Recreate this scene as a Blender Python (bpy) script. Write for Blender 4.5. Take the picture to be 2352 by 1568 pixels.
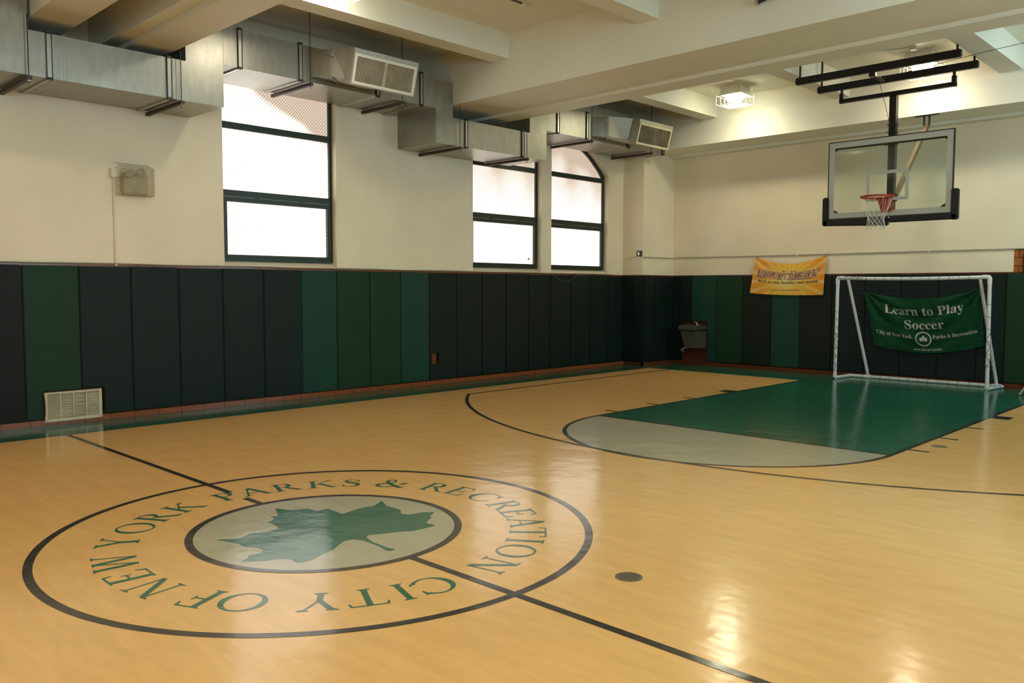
import bpy, bmesh, math, random
from mathutils import Vector, Matrix
from mathutils.geometry import tessellate_polygon
random.seed(7)
for o in list(bpy.data.objects): bpy.data.objects.remove(o)
SC = bpy.context.scene
COL = SC.collection
PI = math.pi
# ------------------------------------------------------------------ camera
F_PX, YAW, PITCH, ROLL = 1915.84, 0.77081, -0.06398, 0.0020
CAM = Vector((4.82826, -3.16114, 1.64316))
def cam_matrix():
    cy, sy, cp, sp = math.cos(YAW), math.sin(YAW), math.cos(PITCH), math.sin(PITCH)
    f = Vector((-sy*cp, cy*cp, sp)); r = Vector((cy, sy, 0)); u = r.cross(f)
    cr, sr = math.cos(ROLL), math.sin(ROLL)
    r2 = cr*r+sr*u; u2 = -sr*r+cr*u
    M = Matrix((r2, u2, -f)).transposed().to_4x4(); M.translation = CAM
    return M
cd = bpy.data.cameras.new('camera'); cam = bpy.data.objects.new('camera', cd); COL.objects.link(cam)
cd.sensor_width = 36; cd.lens = F_PX/2352*36; cd.clip_end = 100
cam.matrix_world = cam_matrix(); SC.camera = cam
# ------------------------------------------------------------------ world, exposure
w = bpy.data.worlds.new('world'); SC.world = w; w.use_nodes = True
w.node_tree.nodes['Background'].inputs[0].default_value = (0.75, 0.85, 1, 1)
w.node_tree.nodes['Background'].inputs[1].default_value = 1.0
SC.view_settings.view_transform = 'Standard'; SC.view_settings.look = 'None'
SC.view_settings.gamma = 1; SC.view_settings.use_curve_mapping = False
SC.view_settings.exposure = -0.15
SC.cycles.use_denoising = True
SC.cycles.max_bounces = 8; SC.cycles.diffuse_bounces = 5; SC.cycles.glossy_bounces = 4
SC.cycles.transparent_max_bounces = 12; SC.cycles.caustics_reflective = False; SC.cycles.caustics_refractive = False
SC.cycles.sample_clamp_indirect = 6
# light levels of the panes and lamps
L_LEFT, L_RIGHT, L_LAMP = 2.8, 15.5, 48.0
C_LEFT, C_RIGHT = (1.0, 0.95, 0.86), (0.62, 0.90, 1.0)
# ------------------------------------------------------------------ materials
def new_mat(name):
    m = bpy.data.materials.new(name); m.use_nodes = True
    nt = m.node_tree; return m, nt, nt.nodes['Principled BSDF']
def N(nt, t, **kw):
    n = nt.nodes.new(t)
    for k, v in kw.items():
        if k in n.inputs: n.inputs[k].default_value = v
        else: setattr(n, k, v)
    return n
def pmat(name, col, rough=.5, metal=0, var=.0, vscale=3, bump=0, bscale=20, spec=.5, stretch=None, coat=0):
    m, nt, b = new_mat(name); L = nt.links.new
    b.inputs['Roughness'].default_value = rough; b.inputs['Metallic'].default_value = metal
    b.inputs['Specular IOR Level'].default_value = spec
    if coat: b.inputs['Coat Weight'].default_value = coat; b.inputs['Coat Roughness'].default_value = .1
    b.inputs['Base Color'].default_value = (*col, 1)
    src = None
    if var or bump:
        tc = N(nt, 'ShaderNodeTexCoord'); mp = N(nt, 'ShaderNodeMapping'); L(tc.outputs['Object'], mp.inputs[0])
        if stretch: mp.inputs['Scale'].default_value = stretch
        src = mp.outputs[0]
    if var:
        n = N(nt, 'ShaderNodeTexNoise', Scale=vscale, Detail=5.0); L(src, n.inputs['Vector'])
        r = N(nt, 'ShaderNodeMapRange'); r.inputs[1].default_value = .3; r.inputs[2].default_value = .7
        r.inputs[3].default_value = 1-var; r.inputs[4].default_value = 1+var; L(n.outputs[0], r.inputs[0])
        mx = N(nt, 'ShaderNodeVectorMath', operation='SCALE'); mx.inputs[0].default_value = col
        L(r.outputs[0], mx.inputs['Scale']); L(mx.outputs[0], b.inputs['Base Color'])
    if bump:
        n = N(nt, 'ShaderNodeTexNoise', Scale=bscale, Detail=4.0); L(src, n.inputs['Vector'])
        bp = N(nt, 'ShaderNodeBump', Strength=bump, Distance=.02); L(n.outputs[0], bp.inputs['Height']); L(bp.outputs[0], b.inputs['Normal'])
    return m
def floor_mat(name, col, var=.07, rough=.165):
    """sheet vinyl: long faint streaks, gentle waves in the sheet, glossy wax"""
    m, nt, b = new_mat(name); L = nt.links.new
    tc = N(nt, 'ShaderNodeTexCoord')
    mp = N(nt, 'ShaderNodeMapping'); mp.inputs['Scale'].default_value = (1.0, 5.0, 1); L(tc.outputs['Object'], mp.inputs[0])
    n = N(nt, 'ShaderNodeTexNoise', Scale=2.2, Detail=6.0, Roughness=.6); L(mp.outputs[0], n.inputs['Vector'])
    r = N(nt, 'ShaderNodeMapRange'); r.inputs[1].default_value = .3; r.inputs[2].default_value = .7
    r.inputs[3].default_value = 1-var; r.inputs[4].default_value = 1+var; L(n.outputs[0], r.inputs[0])
    mx = N(nt, 'ShaderNodeVectorMath', operation='SCALE'); mx.inputs[0].default_value = col
    L(r.outputs[0], mx.inputs['Scale']); L(mx.outputs[0], b.inputs['Base Color'])
    n2 = N(nt, 'ShaderNodeTexNoise', Scale=2.2, Detail=3.0, Roughness=.5); L(tc.outputs['Object'], n2.inputs['Vector'])
    bp = N(nt, 'ShaderNodeBump', Strength=.12, Distance=.05); L(n2.outputs[0], bp.inputs['Height'])
    mp2 = N(nt, 'ShaderNodeMapping'); mp2.inputs['Scale'].default_value = (1.6, 7.0, 1); L(tc.outputs['Object'], mp2.inputs[0])
    n3 = N(nt, 'ShaderNodeTexNoise', Scale=3.0, Detail=4.0); L(mp2.outputs[0], n3.inputs['Vector'])
    bp2 = N(nt, 'ShaderNodeBump', Strength=.025, Distance=.02); L(n3.outputs[0], bp2.inputs['Height']); L(bp.outputs[0], bp2.inputs['Normal'])
    L(bp2.outputs[0], b.inputs['Normal'])
    b.inputs['Roughness'].default_value = rough; b.inputs['Specular IOR Level'].default_value = .55
    return m
def tile_mat(name, c1, c2, mortar, bw, rh, along):
    """glazed brick tile; along = 'X' or 'Y' run of the wall"""
    m, nt, b = new_mat(name); L = nt.links.new
    tc = N(nt, 'ShaderNodeTexCoord'); sp = N(nt, 'ShaderNodeSeparateXYZ'); cb = N(nt, 'ShaderNodeCombineXYZ')
    L(tc.outputs['Object'], sp.inputs[0]); L(sp.outputs[along], cb.inputs[0]); L(sp.outputs['Z'], cb.inputs[1])
    t = N(nt, 'ShaderNodeTexBrick', Scale=1.0); L(cb.outputs[0], t.inputs['Vector'])
    t.inputs['Color1'].default_value = (*c1, 1); t.inputs['Color2'].default_value = (*c2, 1); t.inputs['Mortar'].default_value = (*mortar, 1)
    t.inputs['Brick Width'].default_value = bw; t.inputs['Row Height'].default_value = rh; t.inputs['Mortar Size'].default_value = .006
    L(t.outputs['Color'], b.inputs['Base Color']); b.inputs['Roughness'].default_value = .25
    return m
def emit_mat(name, col, s, noise=None):
    m = bpy.data.materials.new(name); m.use_nodes = True; nt = m.node_tree; L = nt.links.new
    nt.nodes.remove(nt.nodes['Principled BSDF'])
    e = N(nt, 'ShaderNodeEmission'); e.inputs[0].default_value = (*col, 1); e.inputs[1].default_value = s
    L(e.outputs[0], nt.nodes['Material Output'].inputs[0])
    if noise: noise(nt, e)
    return m
def galv_mat(name, col=(.50, .50, .47), rough=.42):
    m, nt, b = new_mat(name); L = nt.links.new
    tc = N(nt, 'ShaderNodeTexCoord')
    v = N(nt, 'ShaderNodeTexVoronoi', Scale=45.0); L(tc.outputs['Object'], v.inputs['Vector'])
    mp = N(nt, 'ShaderNodeMapping'); mp.inputs['Scale'].default_value = (2, 5, 1.2); L(tc.outputs['Object'], mp.inputs[0])
    n = N(nt, 'ShaderNodeTexNoise', Scale=3.0, Detail=6.0); L(mp.outputs[0], n.inputs['Vector'])
    a = N(nt, 'ShaderNodeMath', operation='MULTIPLY_ADD'); L(v.outputs['Color'], a.inputs[0]); a.inputs[1].default_value = .12; L(n.outputs[0], a.inputs[2])
    r = N(nt, 'ShaderNodeMapRange'); L(a.outputs[0], r.inputs[0]); r.inputs[1].default_value = .35; r.inputs[2].default_value = .75
    r.inputs[3].default_value = .9; r.inputs[4].default_value = 1.07
    mx = N(nt, 'ShaderNodeVectorMath', operation='SCALE'); mx.inputs[0].default_value = col
    L(r.outputs[0], mx.inputs['Scale']); L(mx.outputs[0], b.inputs['Base Color'])
    b.inputs['Metallic'].default_value = .85; b.inputs['Roughness'].default_value = rough
    n2 = N(nt, 'ShaderNodeTexNoise', Scale=4.0, Detail=2.0); L(tc.outputs['Object'], n2.inputs['Vector'])
    bp = N(nt, 'ShaderNodeBump', Strength=.08, Distance=.05); L(n2.outputs[0], bp.inputs['Height']); L(bp.outputs[0], b.inputs['Normal'])
    return m
PLASTER = pmat('plaster', (.83, .72, .53), .6, var=.05, vscale=1.2, bump=.12, bscale=9)
CEIL = pmat('ceiling_paint', (.75, .72, .60), .6, var=.04, vscale=1.0, bump=.1, bscale=7)
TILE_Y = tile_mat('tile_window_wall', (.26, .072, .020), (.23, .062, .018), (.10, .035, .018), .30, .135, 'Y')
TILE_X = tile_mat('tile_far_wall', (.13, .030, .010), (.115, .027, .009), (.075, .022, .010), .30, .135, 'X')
BRICK = tile_mat('orange_brick', (.42, .14, .03), (.36, .11, .025), (.05, .03, .02), .22, .135, 'X')
YEL = floor_mat('floor_tan', (.80, .450, .155))
GRN = floor_mat('floor_green', (.013, .110, .062), .25)
GRY = floor_mat('floor_grey', (.45, .395, .265), .05)
BLK = floor_mat('floor_dark_line', (.035, .028, .024))
LEAFG = floor_mat('floor_leaf_green', (.018, .125, .072), .1)
MAT_DK = pmat('vinyl_dark', (.0040, .0115, .0072), .6, var=.10, vscale=1.5, bump=.05, bscale=60, spec=.28)
MAT_DK2 = pmat('vinyl_dark_green', (.0028, .0100, .0060), .6, var=.10, vscale=1.5, bump=.05, bscale=60, spec=.28)
MAT_TE = pmat('vinyl_teal', (.006, .045, .027), .6, var=.08, vscale=1.5, bump=.05, bscale=60, spec=.28)
MAT_GR = pmat('vinyl_green', (.006, .032, .013), .6, var=.08, vscale=1.5, bump=.05, bscale=60, spec=.28)
MAT_BK = pmat('vinyl_black', (.006, .0045, .004), .6, var=.08, vscale=1.5, bump=.05, bscale=60, spec=.28)
GALV = galv_mat('galvanized', (.36, .345, .29), .36); GALV2 = galv_mat('galvanized_flange', (.45, .44, .40), .3)
GALV3 = pmat('galvanized_lit', (.42, .40, .33), .5, .35, var=.06, vscale=4)  # brighter copy of the galvanized metal, its colour carrying the box's lit look
RUST = pmat('dark_strut', (.07, .05, .04), .5, .5, var=.2)
WHITEM = pmat('white_enamel', (.72, .68, .58), .4, var=.04)
CREAM = pmat('cream_enamel', (.60, .52, .34), .45, var=.15, vscale=6)
FRAMEG = pmat('green_paint', (.010, .024, .010), .4, var=.1)
WIRE = pmat('screen_wire', (.20, .13, .08), .5, .3)
WIREW = pmat('white_wire', (.8, .8, .76), .4)
BLACKM = pmat('black_steel', (.010, .009, .008), .35, .2)
DKMET = pmat('dark_frame', (.04, .04, .035), .4, .5)
PAD = pmat('black_pad', (.012, .011, .010), .6)
ORANGE = pmat('orange_steel', (.42, .045, .012), .4)
NETW = pmat('net_cord', (.75, .70, .58), .8)
PVC = pmat('white_pvc', (.72, .70, .66), .35)
BLUE = pmat('blue_twine', (.010, .014, .075), .7)
STEEL = pmat('stainless', (.26, .24, .19), .35, .85)
GREYP = pmat('grey_panel', (.10, .088, .06), .5, .3)
CHROME = pmat('chrome', (.9, .9, .9), .08, 1.0)
TARN = pmat('brushed_brace', (.30, .22, .14), .35, .8)
DRAINM = pmat('drain_metal', (.22, .17, .11), .5, .6)
HOLE = pmat('dark_void', (.01, .009, .008), .9)
WPAINT = pmat('board_paint', (.56, .55, .48), .5)
# ------------------------------------------------------------------ mesh helper
ORG = {}
class MB:
    def __init__(s): s.v = []; s.f = []; s.m = []; s.uv = None
    def add(s, vs, fs, mi=0):
        k = len(s.v); s.v += [tuple(p) for p in vs]; s.f += [tuple(i+k for i in f) for f in fs]; s.m += [mi]*len(fs); return s
    def box(s, x0, x1, y0, y1, z0, z1, mi=0):
        return s.add([(x0, y0, z0), (x1, y0, z0), (x1, y1, z0), (x0, y1, z0), (x0, y0, z1), (x1, y0, z1), (x1, y1, z1), (x0, y1, z1)],
                     [(0, 3, 2, 1), (4, 5, 6, 7), (0, 1, 5, 4), (1, 2, 6, 5), (2, 3, 7, 6), (3, 0, 4, 7)], mi)
    def prism(s, poly, a, b, axis, mi=0):
        """poly of 2-D points extruded along axis (0,1,2) from a to b"""
        def P(p, t):
            q = list(p); q.insert(axis, t); return tuple(q)
        n = len(poly); vs = [P(p, a) for p in poly]+[P(p, b) for p in poly]
        tri = tessellate_polygon([[Vector((p[0], p[1], 0)) for p in poly]])
        fs = [tuple(t) for t in tri]+[tuple(i+n for i in reversed(t)) for t in tri]
        fs += [(i, (i+1) % n, (i+1) % n+n, i+n) for i in range(n)]
        return s.add(vs, fs, mi)
    def bar(s, p, q, w, h=None, up=(0, 0, 1)):
        """rectangular bar from p to q"""
        h = h or w; p = Vector(p); q = Vector(q); d = (q-p).normalized(); u = Vector(up)
        if abs(d.dot(u)) > .98: u = Vector((0, 1, 0))
        r = d.cross(u).normalized()*w/2; u = r.cross(d).normalized()*h/2
        vs = [p-r-u, p+r-u, p+r+u, p-r+u, q-r-u, q+r-u, q+r+u, q-r+u]
        return s.add(vs, [(0, 1, 2, 3), (7, 6, 5, 4), (0, 4, 5, 1), (1, 5, 6, 2), (2, 6, 7, 3), (3, 7, 4, 0)])
    def tube(s, pts, r, n=8, closed=False, caps=True):
        pts = [Vector(p) for p in pts]; m = len(pts); rings = []; prev = None
        for i, p in enumerate(pts):
            a = pts[(i-1) % m] if (i or closed) else p; b = pts[(i+1) % m] if (i < m-1 or closed) else p
            d = (b-a).normalized()
            if prev is None:
                u = Vector((0, 0, 1)) if abs(d.z) < .9 else Vector((0, 1, 0)); u = (u-d*u.dot(d)).normalized()
            else: u = (prev-d*prev.dot(d)).normalized()
            prev = u; v = d.cross(u); rr = r[i] if isinstance(r, (list, tuple)) else r
            rings.append([p+rr*(math.cos(2*PI*k/n)*u+math.sin(2*PI*k/n)*v) for k in range(n)])
        vs = [q for R in rings for q in R]; fs = []
        for i in range(m if closed else m-1):
            j = (i+1) % m
            fs += [(i*n+k, i*n+(k+1) % n, j*n+(k+1) % n, j*n+k) for k in range(n)]
        if caps and not closed: fs += [tuple(reversed(range(n))), tuple((m-1)*n+k for k in range(n))]
        return s.add(vs, fs)
    def lathe(s, c, prof, n=24):
        """profile (r,z) about a vertical axis at c"""
        vs = [(c[0]+r*math.cos(2*PI*k/n), c[1]+r*math.sin(2*PI*k/n), c[2]+z) for r, z in prof for k in range(n)]
        m = len(prof); fs = [(i*n+k, i*n+(k+1) % n, (i+1)*n+(k+1) % n, (i+1)*n+k) for i in range(m-1) for k in range(n)]
        fs += [tuple(reversed(range(n))), tuple((m-1)*n+k for k in range(n))]
        return s.add(vs, fs)
    def hexa(s, a, b):
        """solid between two quads a[4], b[4]"""
        return s.add(list(a)+list(b), [(3, 2, 1, 0), (4, 5, 6, 7), (0, 1, 5, 4), (1, 2, 6, 5), (2, 3, 7, 6), (3, 0, 4, 7)])
    def build(s, name, mats, parent=None, org=None, bevel=0, smooth=False, seg=2):
        me = bpy.data.meshes.new(name)
        if org is None: org = ORG.get(parent.name, Vector((0, 0, 0))) if parent else Vector((0, 0, 0))
        org = Vector(org)
        me.from_pydata([tuple(Vector(p)-org) for p in s.v], [], s.f)
        if not isinstance(mats, (list, tuple)): mats = [mats]
        for m in mats: me.materials.append(m)
        for p, mi in zip(me.polygons, s.m): p.material_index = mi
        bm = bmesh.new(); bm.from_mesh(me)
        bmesh.ops.recalc_face_normals(bm, faces=bm.faces)
        if bevel: bmesh.ops.bevel(bm, geom=list(bm.edges), offset=bevel, segments=seg, affect='EDGES', clamp_overlap=True)
        bm.to_mesh(me); bm.free()
        if smooth or bevel:
            for p in me.polygons: p.use_smooth = True
            try: me.set_sharp_from_angle(angle=math.radians(40))
            except Exception: pass
        o = bpy.data.objects.new(name, me); COL.objects.link(o); ORG[o.name] = org
        if parent:
            o.parent = parent; o.location = org-ORG.get(parent.name, Vector((0, 0, 0)))
        else: o.location = org
        return o
def tag(o, label=None, cat=None, group=None, kind=None):
    if label: o['label'] = label
    if cat: o['category'] = cat
    if group: o['group'] = group
    if kind: o['kind'] = kind
    return o
def thing(name, loc, label, cat, group=None, kind=None):
    o = bpy.data.objects.new(name, None); COL.objects.link(o); o.location = loc; o.empty_display_size = .1
    ORG[o.name] = Vector(loc); return tag(o, label, cat, group, kind)
def struct(name, mb, m, label, cat, **kw):
    return tag(mb.build(name, m, **kw), label, cat, kind='structure')
# ------------------------------------------------------------------ room dimensions
XL, XR, YN, YF, ZC = -6.0, 6.6, -11.0, 12.52, 5.33
ZT = 1.925                      # top of the tiled part of the walls
WIN = [(2.33, 4.15), (6.99, 8.80), (9.08, 10.87)]
ARCH = [(.9, 3.97), (.78, 4.08), (.663, 4.182), (.55, 4.27), (.43, 4.351), (.283, 4.435), (.14, 4.50), (0, 4.54)]
def arch_line(y0, y1, grow=0.0):
    if abs(y0-2.33) < .01: return [(y1, 3.97), (y1, 4.95), (y0, 4.95), (y0, 3.97)]
    if abs(y0-9.08) < .01: return [(y1, 3.97), (10.76, 4.08), (10.638, 4.182), (10.52, 4.27), (10.405, 4.351), (10.258, 4.435), (9.9, 4.60), (9.5, 4.72), (y0, 4.80), (y0, 3.97)]
    if abs(y0-6.99) < .01: return [(y1, 3.97), (y1, 4.80), (8.38, 4.72), (7.98, 4.60), (7.62, 4.435), (7.47, 4.351), (7.35, 4.27), (7.24, 4.182), (7.11, 4.08), (y0, 3.97)]
    c = (y0+y1)/2; k = (y1-y0)/2/.9
    R = [(c+a*k+grow*a, z+grow*.8) for a, z in ARCH]; return R+[(2*c-y, z) for y, z in R[-2::-1]]   # from y1 side to y0 side
SILL = 2.02
def wall_with_windows(mb, x0, x1, wins, lo=YN, hi=YF):
    xs = sorted((x0, x1)); cur = lo
    for (a, b) in wins:
        mb.box(xs[0], xs[1], cur, a, ZT, ZC+.1)
        al = arch_line(a, b)
        if len(al) == 4: mb.box(xs[0], xs[1], a, b, 4.95, ZC+.1)
        else:
            q = list(al)
            if q[1][0] == b: q = q[1:]
            if q[-2][0] == a: q = q[:-1]
            mb.prism([(a, ZC+.1), (b, ZC+.1)]+q, xs[0], xs[1], 0)
        cur = b
    mb.box(xs[0], xs[1], cur, hi, ZT, ZC+.1)
    return mb
def mk_wall_left():
    mb = wall_with_windows(MB(), -6.35, XL, [(-3.5, -1.7)]+WIN)
    mb.box(-6.35, XL, YN, YF, -.02, ZT, 1)
    return struct('wall_left', mb, [PLASTER, TILE_Y], 'long white plaster wall with the windows and ducts, brown tile behind the mats', 'wall')
mk_wall_left()
mb = wall_with_windows(MB(), XR, XR+.35, [(-7.4, -5.6), (-3.5, -1.7), (2.33, 4.15), (8.1, 9.9)])
mb.box(XR, XR+.35, YN, YF, -.02, ZT, 1)
struct('wall_right', mb, [PLASTER, TILE_Y], 'white plaster side wall opposite the windows', 'wall')
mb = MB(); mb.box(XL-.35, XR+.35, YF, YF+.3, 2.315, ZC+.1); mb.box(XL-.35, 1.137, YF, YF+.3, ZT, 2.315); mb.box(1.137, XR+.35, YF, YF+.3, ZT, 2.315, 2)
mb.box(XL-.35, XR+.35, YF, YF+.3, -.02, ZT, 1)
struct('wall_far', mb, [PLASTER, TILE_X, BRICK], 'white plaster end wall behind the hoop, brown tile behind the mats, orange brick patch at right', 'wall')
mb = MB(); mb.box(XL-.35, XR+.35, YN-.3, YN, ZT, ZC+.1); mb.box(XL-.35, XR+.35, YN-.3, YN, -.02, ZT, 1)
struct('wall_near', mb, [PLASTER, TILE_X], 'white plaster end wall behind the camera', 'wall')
struct('ceiling', MB().box(XL-.35, XR+.35, YN-.3, YF+.3, ZC, ZC+.2), CEIL, 'beige painted ceiling slab between the beams', 'ceiling')
# column in the far left corner
mb = MB(); mb.box(XL, -5.47, 11.39, YF, ZT, 4.5); mb.box(XL, -5.47, 11.39, YF, 0, ZT, 1)
struct('wall_pier', mb, [PLASTER, TILE_X], 'white square corner pier beside the third window', 'wall pier')
# window sills: sloped plaster under each left window
# beams
def beam(name, prof, lab): struct(name, MB().prism(prof, XL, XR, 0), CEIL, lab, 'ceiling beam')
Z1, Z2 = 4.49, 4.44
beam('ceiling_beam', [(-.26, Z1), (.20, Z1), (.20, ZC), (-.26, ZC)], 'narrow deep cross beam at the upper left, nearest half of the double beam')
beam('ceiling_beam', [(.64, Z1), (.83, Z1), (.83, Z2), (1.29, Z2), (1.29, ZC), (.64, ZC)], 'stepped cross beam at the upper left, farther half of the double beam')
beam('ceiling_beam', [(5.68, Z1), (6.66, Z1), (6.66, Z2), (7.05, Z2), (7.05, ZC), (5.68, ZC)], 'wide stepped cross beam over the middle of the court')
beam('ceiling_beam', [(11.5, Z1), (12.3, Z1), (12.3, Z2), (YF, Z2), (YF, ZC), (11.5, ZC)], 'stepped beam along the top of the end wall')
beam('ceiling_beam', [(-5.9, Z1), (-4.6, Z1), (-4.6, ZC), (-5.9, ZC)], 'cross beam behind the camera')
SEC = [(-4.15, -3.84), (-1.52, -1.24), (1.07, 1.40), (3.66, 3.98)]
spans = [((1.29, 5.68), 'in the middle bay'), ((7.05, 11.5), 'in the far bay'), ((-4.6, -.26), 'in the near bay')]
ords = ['nearest the windows', 'second from the windows', 'third from the windows', 'farthest from the windows']
for (a, b), nm in spans:
    for (x0, x1), on in zip(SEC, ords):
        struct('ceiling_joist', MB().box(x0, x1, a, b, 4.975, ZC), CEIL, f'shallow lengthwise beam {nm}, {on}', 'ceiling beam')
# ------------------------------------------------------------------ floor and its markings
fl = struct('floor', MB().box(XL-.35, XR+.35, YN-.3, YF+.3, -.15, 0), YEL, 'glossy tan sheet-vinyl gym floor', 'floor')
def flat(name, polys, z, m, label=None):
    mb = MB(); k = 0
    for grp in polys:
        if not isinstance(grp[0][0], (tuple, list)): grp = [grp]      # a group of joined pieces shares one level
        k += 1
        for p in grp:
            tri = tessellate_polygon([[Vector((q[0], q[1], 0)) for q in p]])
            mb.add([(q[0], q[1], z+k*4e-5) for q in p], [tuple(t) for t in tri])
    o = mb.build(name, m, fl); o['kind'] = 'structure'
    if label: o['label'] = label
    for p in o.data.polygons:
        if p.normal.z < 0: p.flip()
    return o
def rect(x0, x1, y0, y1): return [(x0, y0), (x1, y0), (x1, y1), (x0, y1)]
def ring(c, r0, r1, a0, a1, n=160):
    out = []
    for i in range(n):
        t0 = a0+(a1-a0)*i/n; t1 = a0+(a1-a0)*(i+1)/n
        out.append([(c[0]+r0*math.cos(t0), c[1]+r0*math.sin(t0)), (c[0]+r1*math.cos(t0), c[1]+r1*math.sin(t0)),
                    (c[0]+r1*math.cos(t1), c[1]+r1*math.sin(t1)), (c[0]+r0*math.cos(t1), c[1]+r0*math.sin(t1))])
    return out
def disk(c, r, a0, a1, n=96): return [(c[0]+r*math.cos(a0+(a1-a0)*i/n), c[1]+r*math.sin(a0+(a1-a0)*i/n)) for i in range(n+1)]
XE, YB, YFT, LN, LW, RO, RI, R3, YBK, X3 = -5.124, 11.164, 5.307, 1.83, .0513, 1.785, .892, 6.136, 9.65, 4.62
Z = lambda k: .0006*k
flat('green_border', [rect(XL, XE, -10, YB), rect(5.0, XR, -10, YB), rect(XL, XR, YB, YF), rect(XL, XR, YN, -10)], Z(1), GRN, 'dark green border round the court')
flat('green_key', [rect(-LN, LN, YFT, YB)], Z(1), GRN, 'dark green free-throw lane')
flat('grey_half_circle', [disk((0, YFT), LN, PI, 2*PI)], Z(1), GRY, 'grey half circle before the green lane')
flat('grey_centre_disc', [disk((0, 0), RI, 0, 2*PI)[:-1]], Z(1), GRY, 'grey disc in the centre circle')
h = LW/2
lines = [rect(-LN-h, -LN+h, YFT, YB), rect(LN-h, LN+h, YFT, YB), rect(-LN, LN, YFT-h, YFT+h), rect(-LN-h, LN+h, YB-.02, YB+.02)]
lines += [ring((0, YFT), LN-h, LN+h, PI, 2*PI)]
a3 = math.acos(X3/R3)
lines += [ring((0, YBK), R3-h, R3+h, PI+a3, 2*PI-a3, 200)]
y3 = YBK-R3*math.sin(a3)
lines += [rect(-X3-h, -X3+h, y3, YB), rect(X3-h, X3+h, y3, YB)]
for sx in (-1, 1):
    for y in (5.74, 6.69, 7.66): lines.append(rect(*sorted((sx*(LN+h-.01), sx*(LN+.22))), y-.025, y+.025))
    lines.append(rect(*sorted((sx*(LN+h-.01), sx*(LN+.23))), 8.655, 8.915))
lines += [rect(XE, -1.40, -h, h), rect(-1.14, -RI, -h, h), rect(RI, 5.0, -h, h)]
lines += [ring((0, 0), RO-h, RO+h, 0, 2*PI, 240), ring((0, 0), RI-h, RI+h, 0, 2*PI, 160)]
flat('court_line', lines, Z(2), BLK, 'thin dark brown court lines')
LEAF = [(-0.281, -0.669), (-0.202, -0.543), (-0.248, -0.442), (-0.207, -0.337), (-0.223, -0.242), (-0.361, -0.219), (-0.411, -0.232), (-0.424, -0.188), (-0.469, -0.136), (-0.518, -0.145), (-0.521, -0.079), (-0.707, 0.01), (-0.578, 0.058), (-0.519, 0.175), (-0.419, 0.179), (-0.417, 0.272), (-0.309, 0.272), (-0.22, 0.271), (-0.235, 0.334), (-0.259, 0.455), (-0.244, 0.57), (-0.312, 0.691), (-0.178, 0.635), (-0.011, 0.635), (0.067, 0.579), (0.135, 0.595), (0.157, 0.705), (0.223, 0.77), (0.273, 0.679), (0.311, 0.666), (0.391, 0.548), (0.484, 0.554), (0.488, 0.479), (0.477, 0.355), (0.43, 0.287), (0.389, 0.18), (0.343, 0.091), (0.371, 0.054), (0.485, 0.02), (0.663, 0.016), (0.707, 0.031), (0.716, -0.014), (0.686, -0.028), (0.58, -0.007), (0.423, -0.006), (0.352, -0.036), (0.34, -0.102), (0.411, -0.213), (0.441, -0.253), (0.461, -0.336), (0.509, -0.435), (0.519, -0.508), (0.488, -0.545), (0.422, -0.533), (0.359, -0.578), (0.324, -0.665), (0.238, -0.766), (0.209, -0.707), (0.166, -0.679), (0.169, -0.596), (0.128, -0.562), (0.064, -0.565), (-0.014, -0.615), (-0.102, -0.605)]
def smooth_poly(P, k=3, t=.35):
    out = []; n = len(P)
    for i in range(n):
        p0, p1, p2, p3 = [Vector(P[(i+j) % n]) for j in (-1, 0, 1, 2)]
        for s in range(k):
            u = s/k; m1 = (p2-p0)*t*.6; m2 = (p3-p1)*t*.6
            out.append(tuple((2*u**3-3*u*u+1)*p1+(u**3-2*u*u+u)*m1+(-2*u**3+3*u*u)*p2+(u**3-u*u)*m2))
    return out
flat('leaf_emblem', [smooth_poly(LEAF)], Z(2), LEAFG, 'green plane-tree leaf in the grey disc')
# serif capitals, one unit tall
T_, H_ = .135, .05
def seg(a, b, w):
    a = Vector(a); b = Vector(b); d = (b-a).normalized(); n = Vector((-d.y, d.x))*w/2
    return [tuple(a-n), tuple(b-n), tuple(b+n), tuple(a+n)]
def para(x0, y0, x1, y1, w): return [(x0-w/2, y0), (x0+w/2, y0), (x1+w/2, y1), (x1-w/2, y1)]
def serif(x, y, hw, up):       # flat foot with brackets
    s = 1 if up else -1; hw2 = hw*.45
    return [(x-hw, y), (x+hw, y), (x+hw, y+s*.022), (x+hw2, y+s*.07), (x-hw2, y+s*.07), (x-hw, y+s*.022)]
def stroke(pts, ws, k=8):
    L, Rr = [], []; n = len(pts); S = []
    for i in range(n-1):
        p0 = Vector(pts[max(i-1, 0)]); p1 = Vector(pts[i]); p2 = Vector(pts[i+1]); p3 = Vector(pts[min(i+2, n-1)])
        for s in range(k+(i == n-2)):
            u = s/k; m1 = (p2-p0)*.5; m2 = (p3-p1)*.5
            S.append(((2*u**3-3*u*u+1)*p1+(u**3-2*u*u+u)*m1+(-2*u**3+3*u*u)*p2+(u**3-u*u)*m2, ws[i]*(1-u)+ws[i+1]*u))
    out = []
    for i in range(len(S)):
        a = S[max(i-1, 0)][0]; b = S[min(i+1, len(S)-1)][0]; d = (b-a).normalized(); nn = Vector((-d.y, d.x))*S[i][1]/2
        L.append(tuple(S[i][0]+nn)); Rr.append(tuple(S[i][0]-nn))
    for i in range(len(S)-1): out.append([L[i], L[i+1], Rr[i+1], Rr[i]])
    return out
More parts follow.
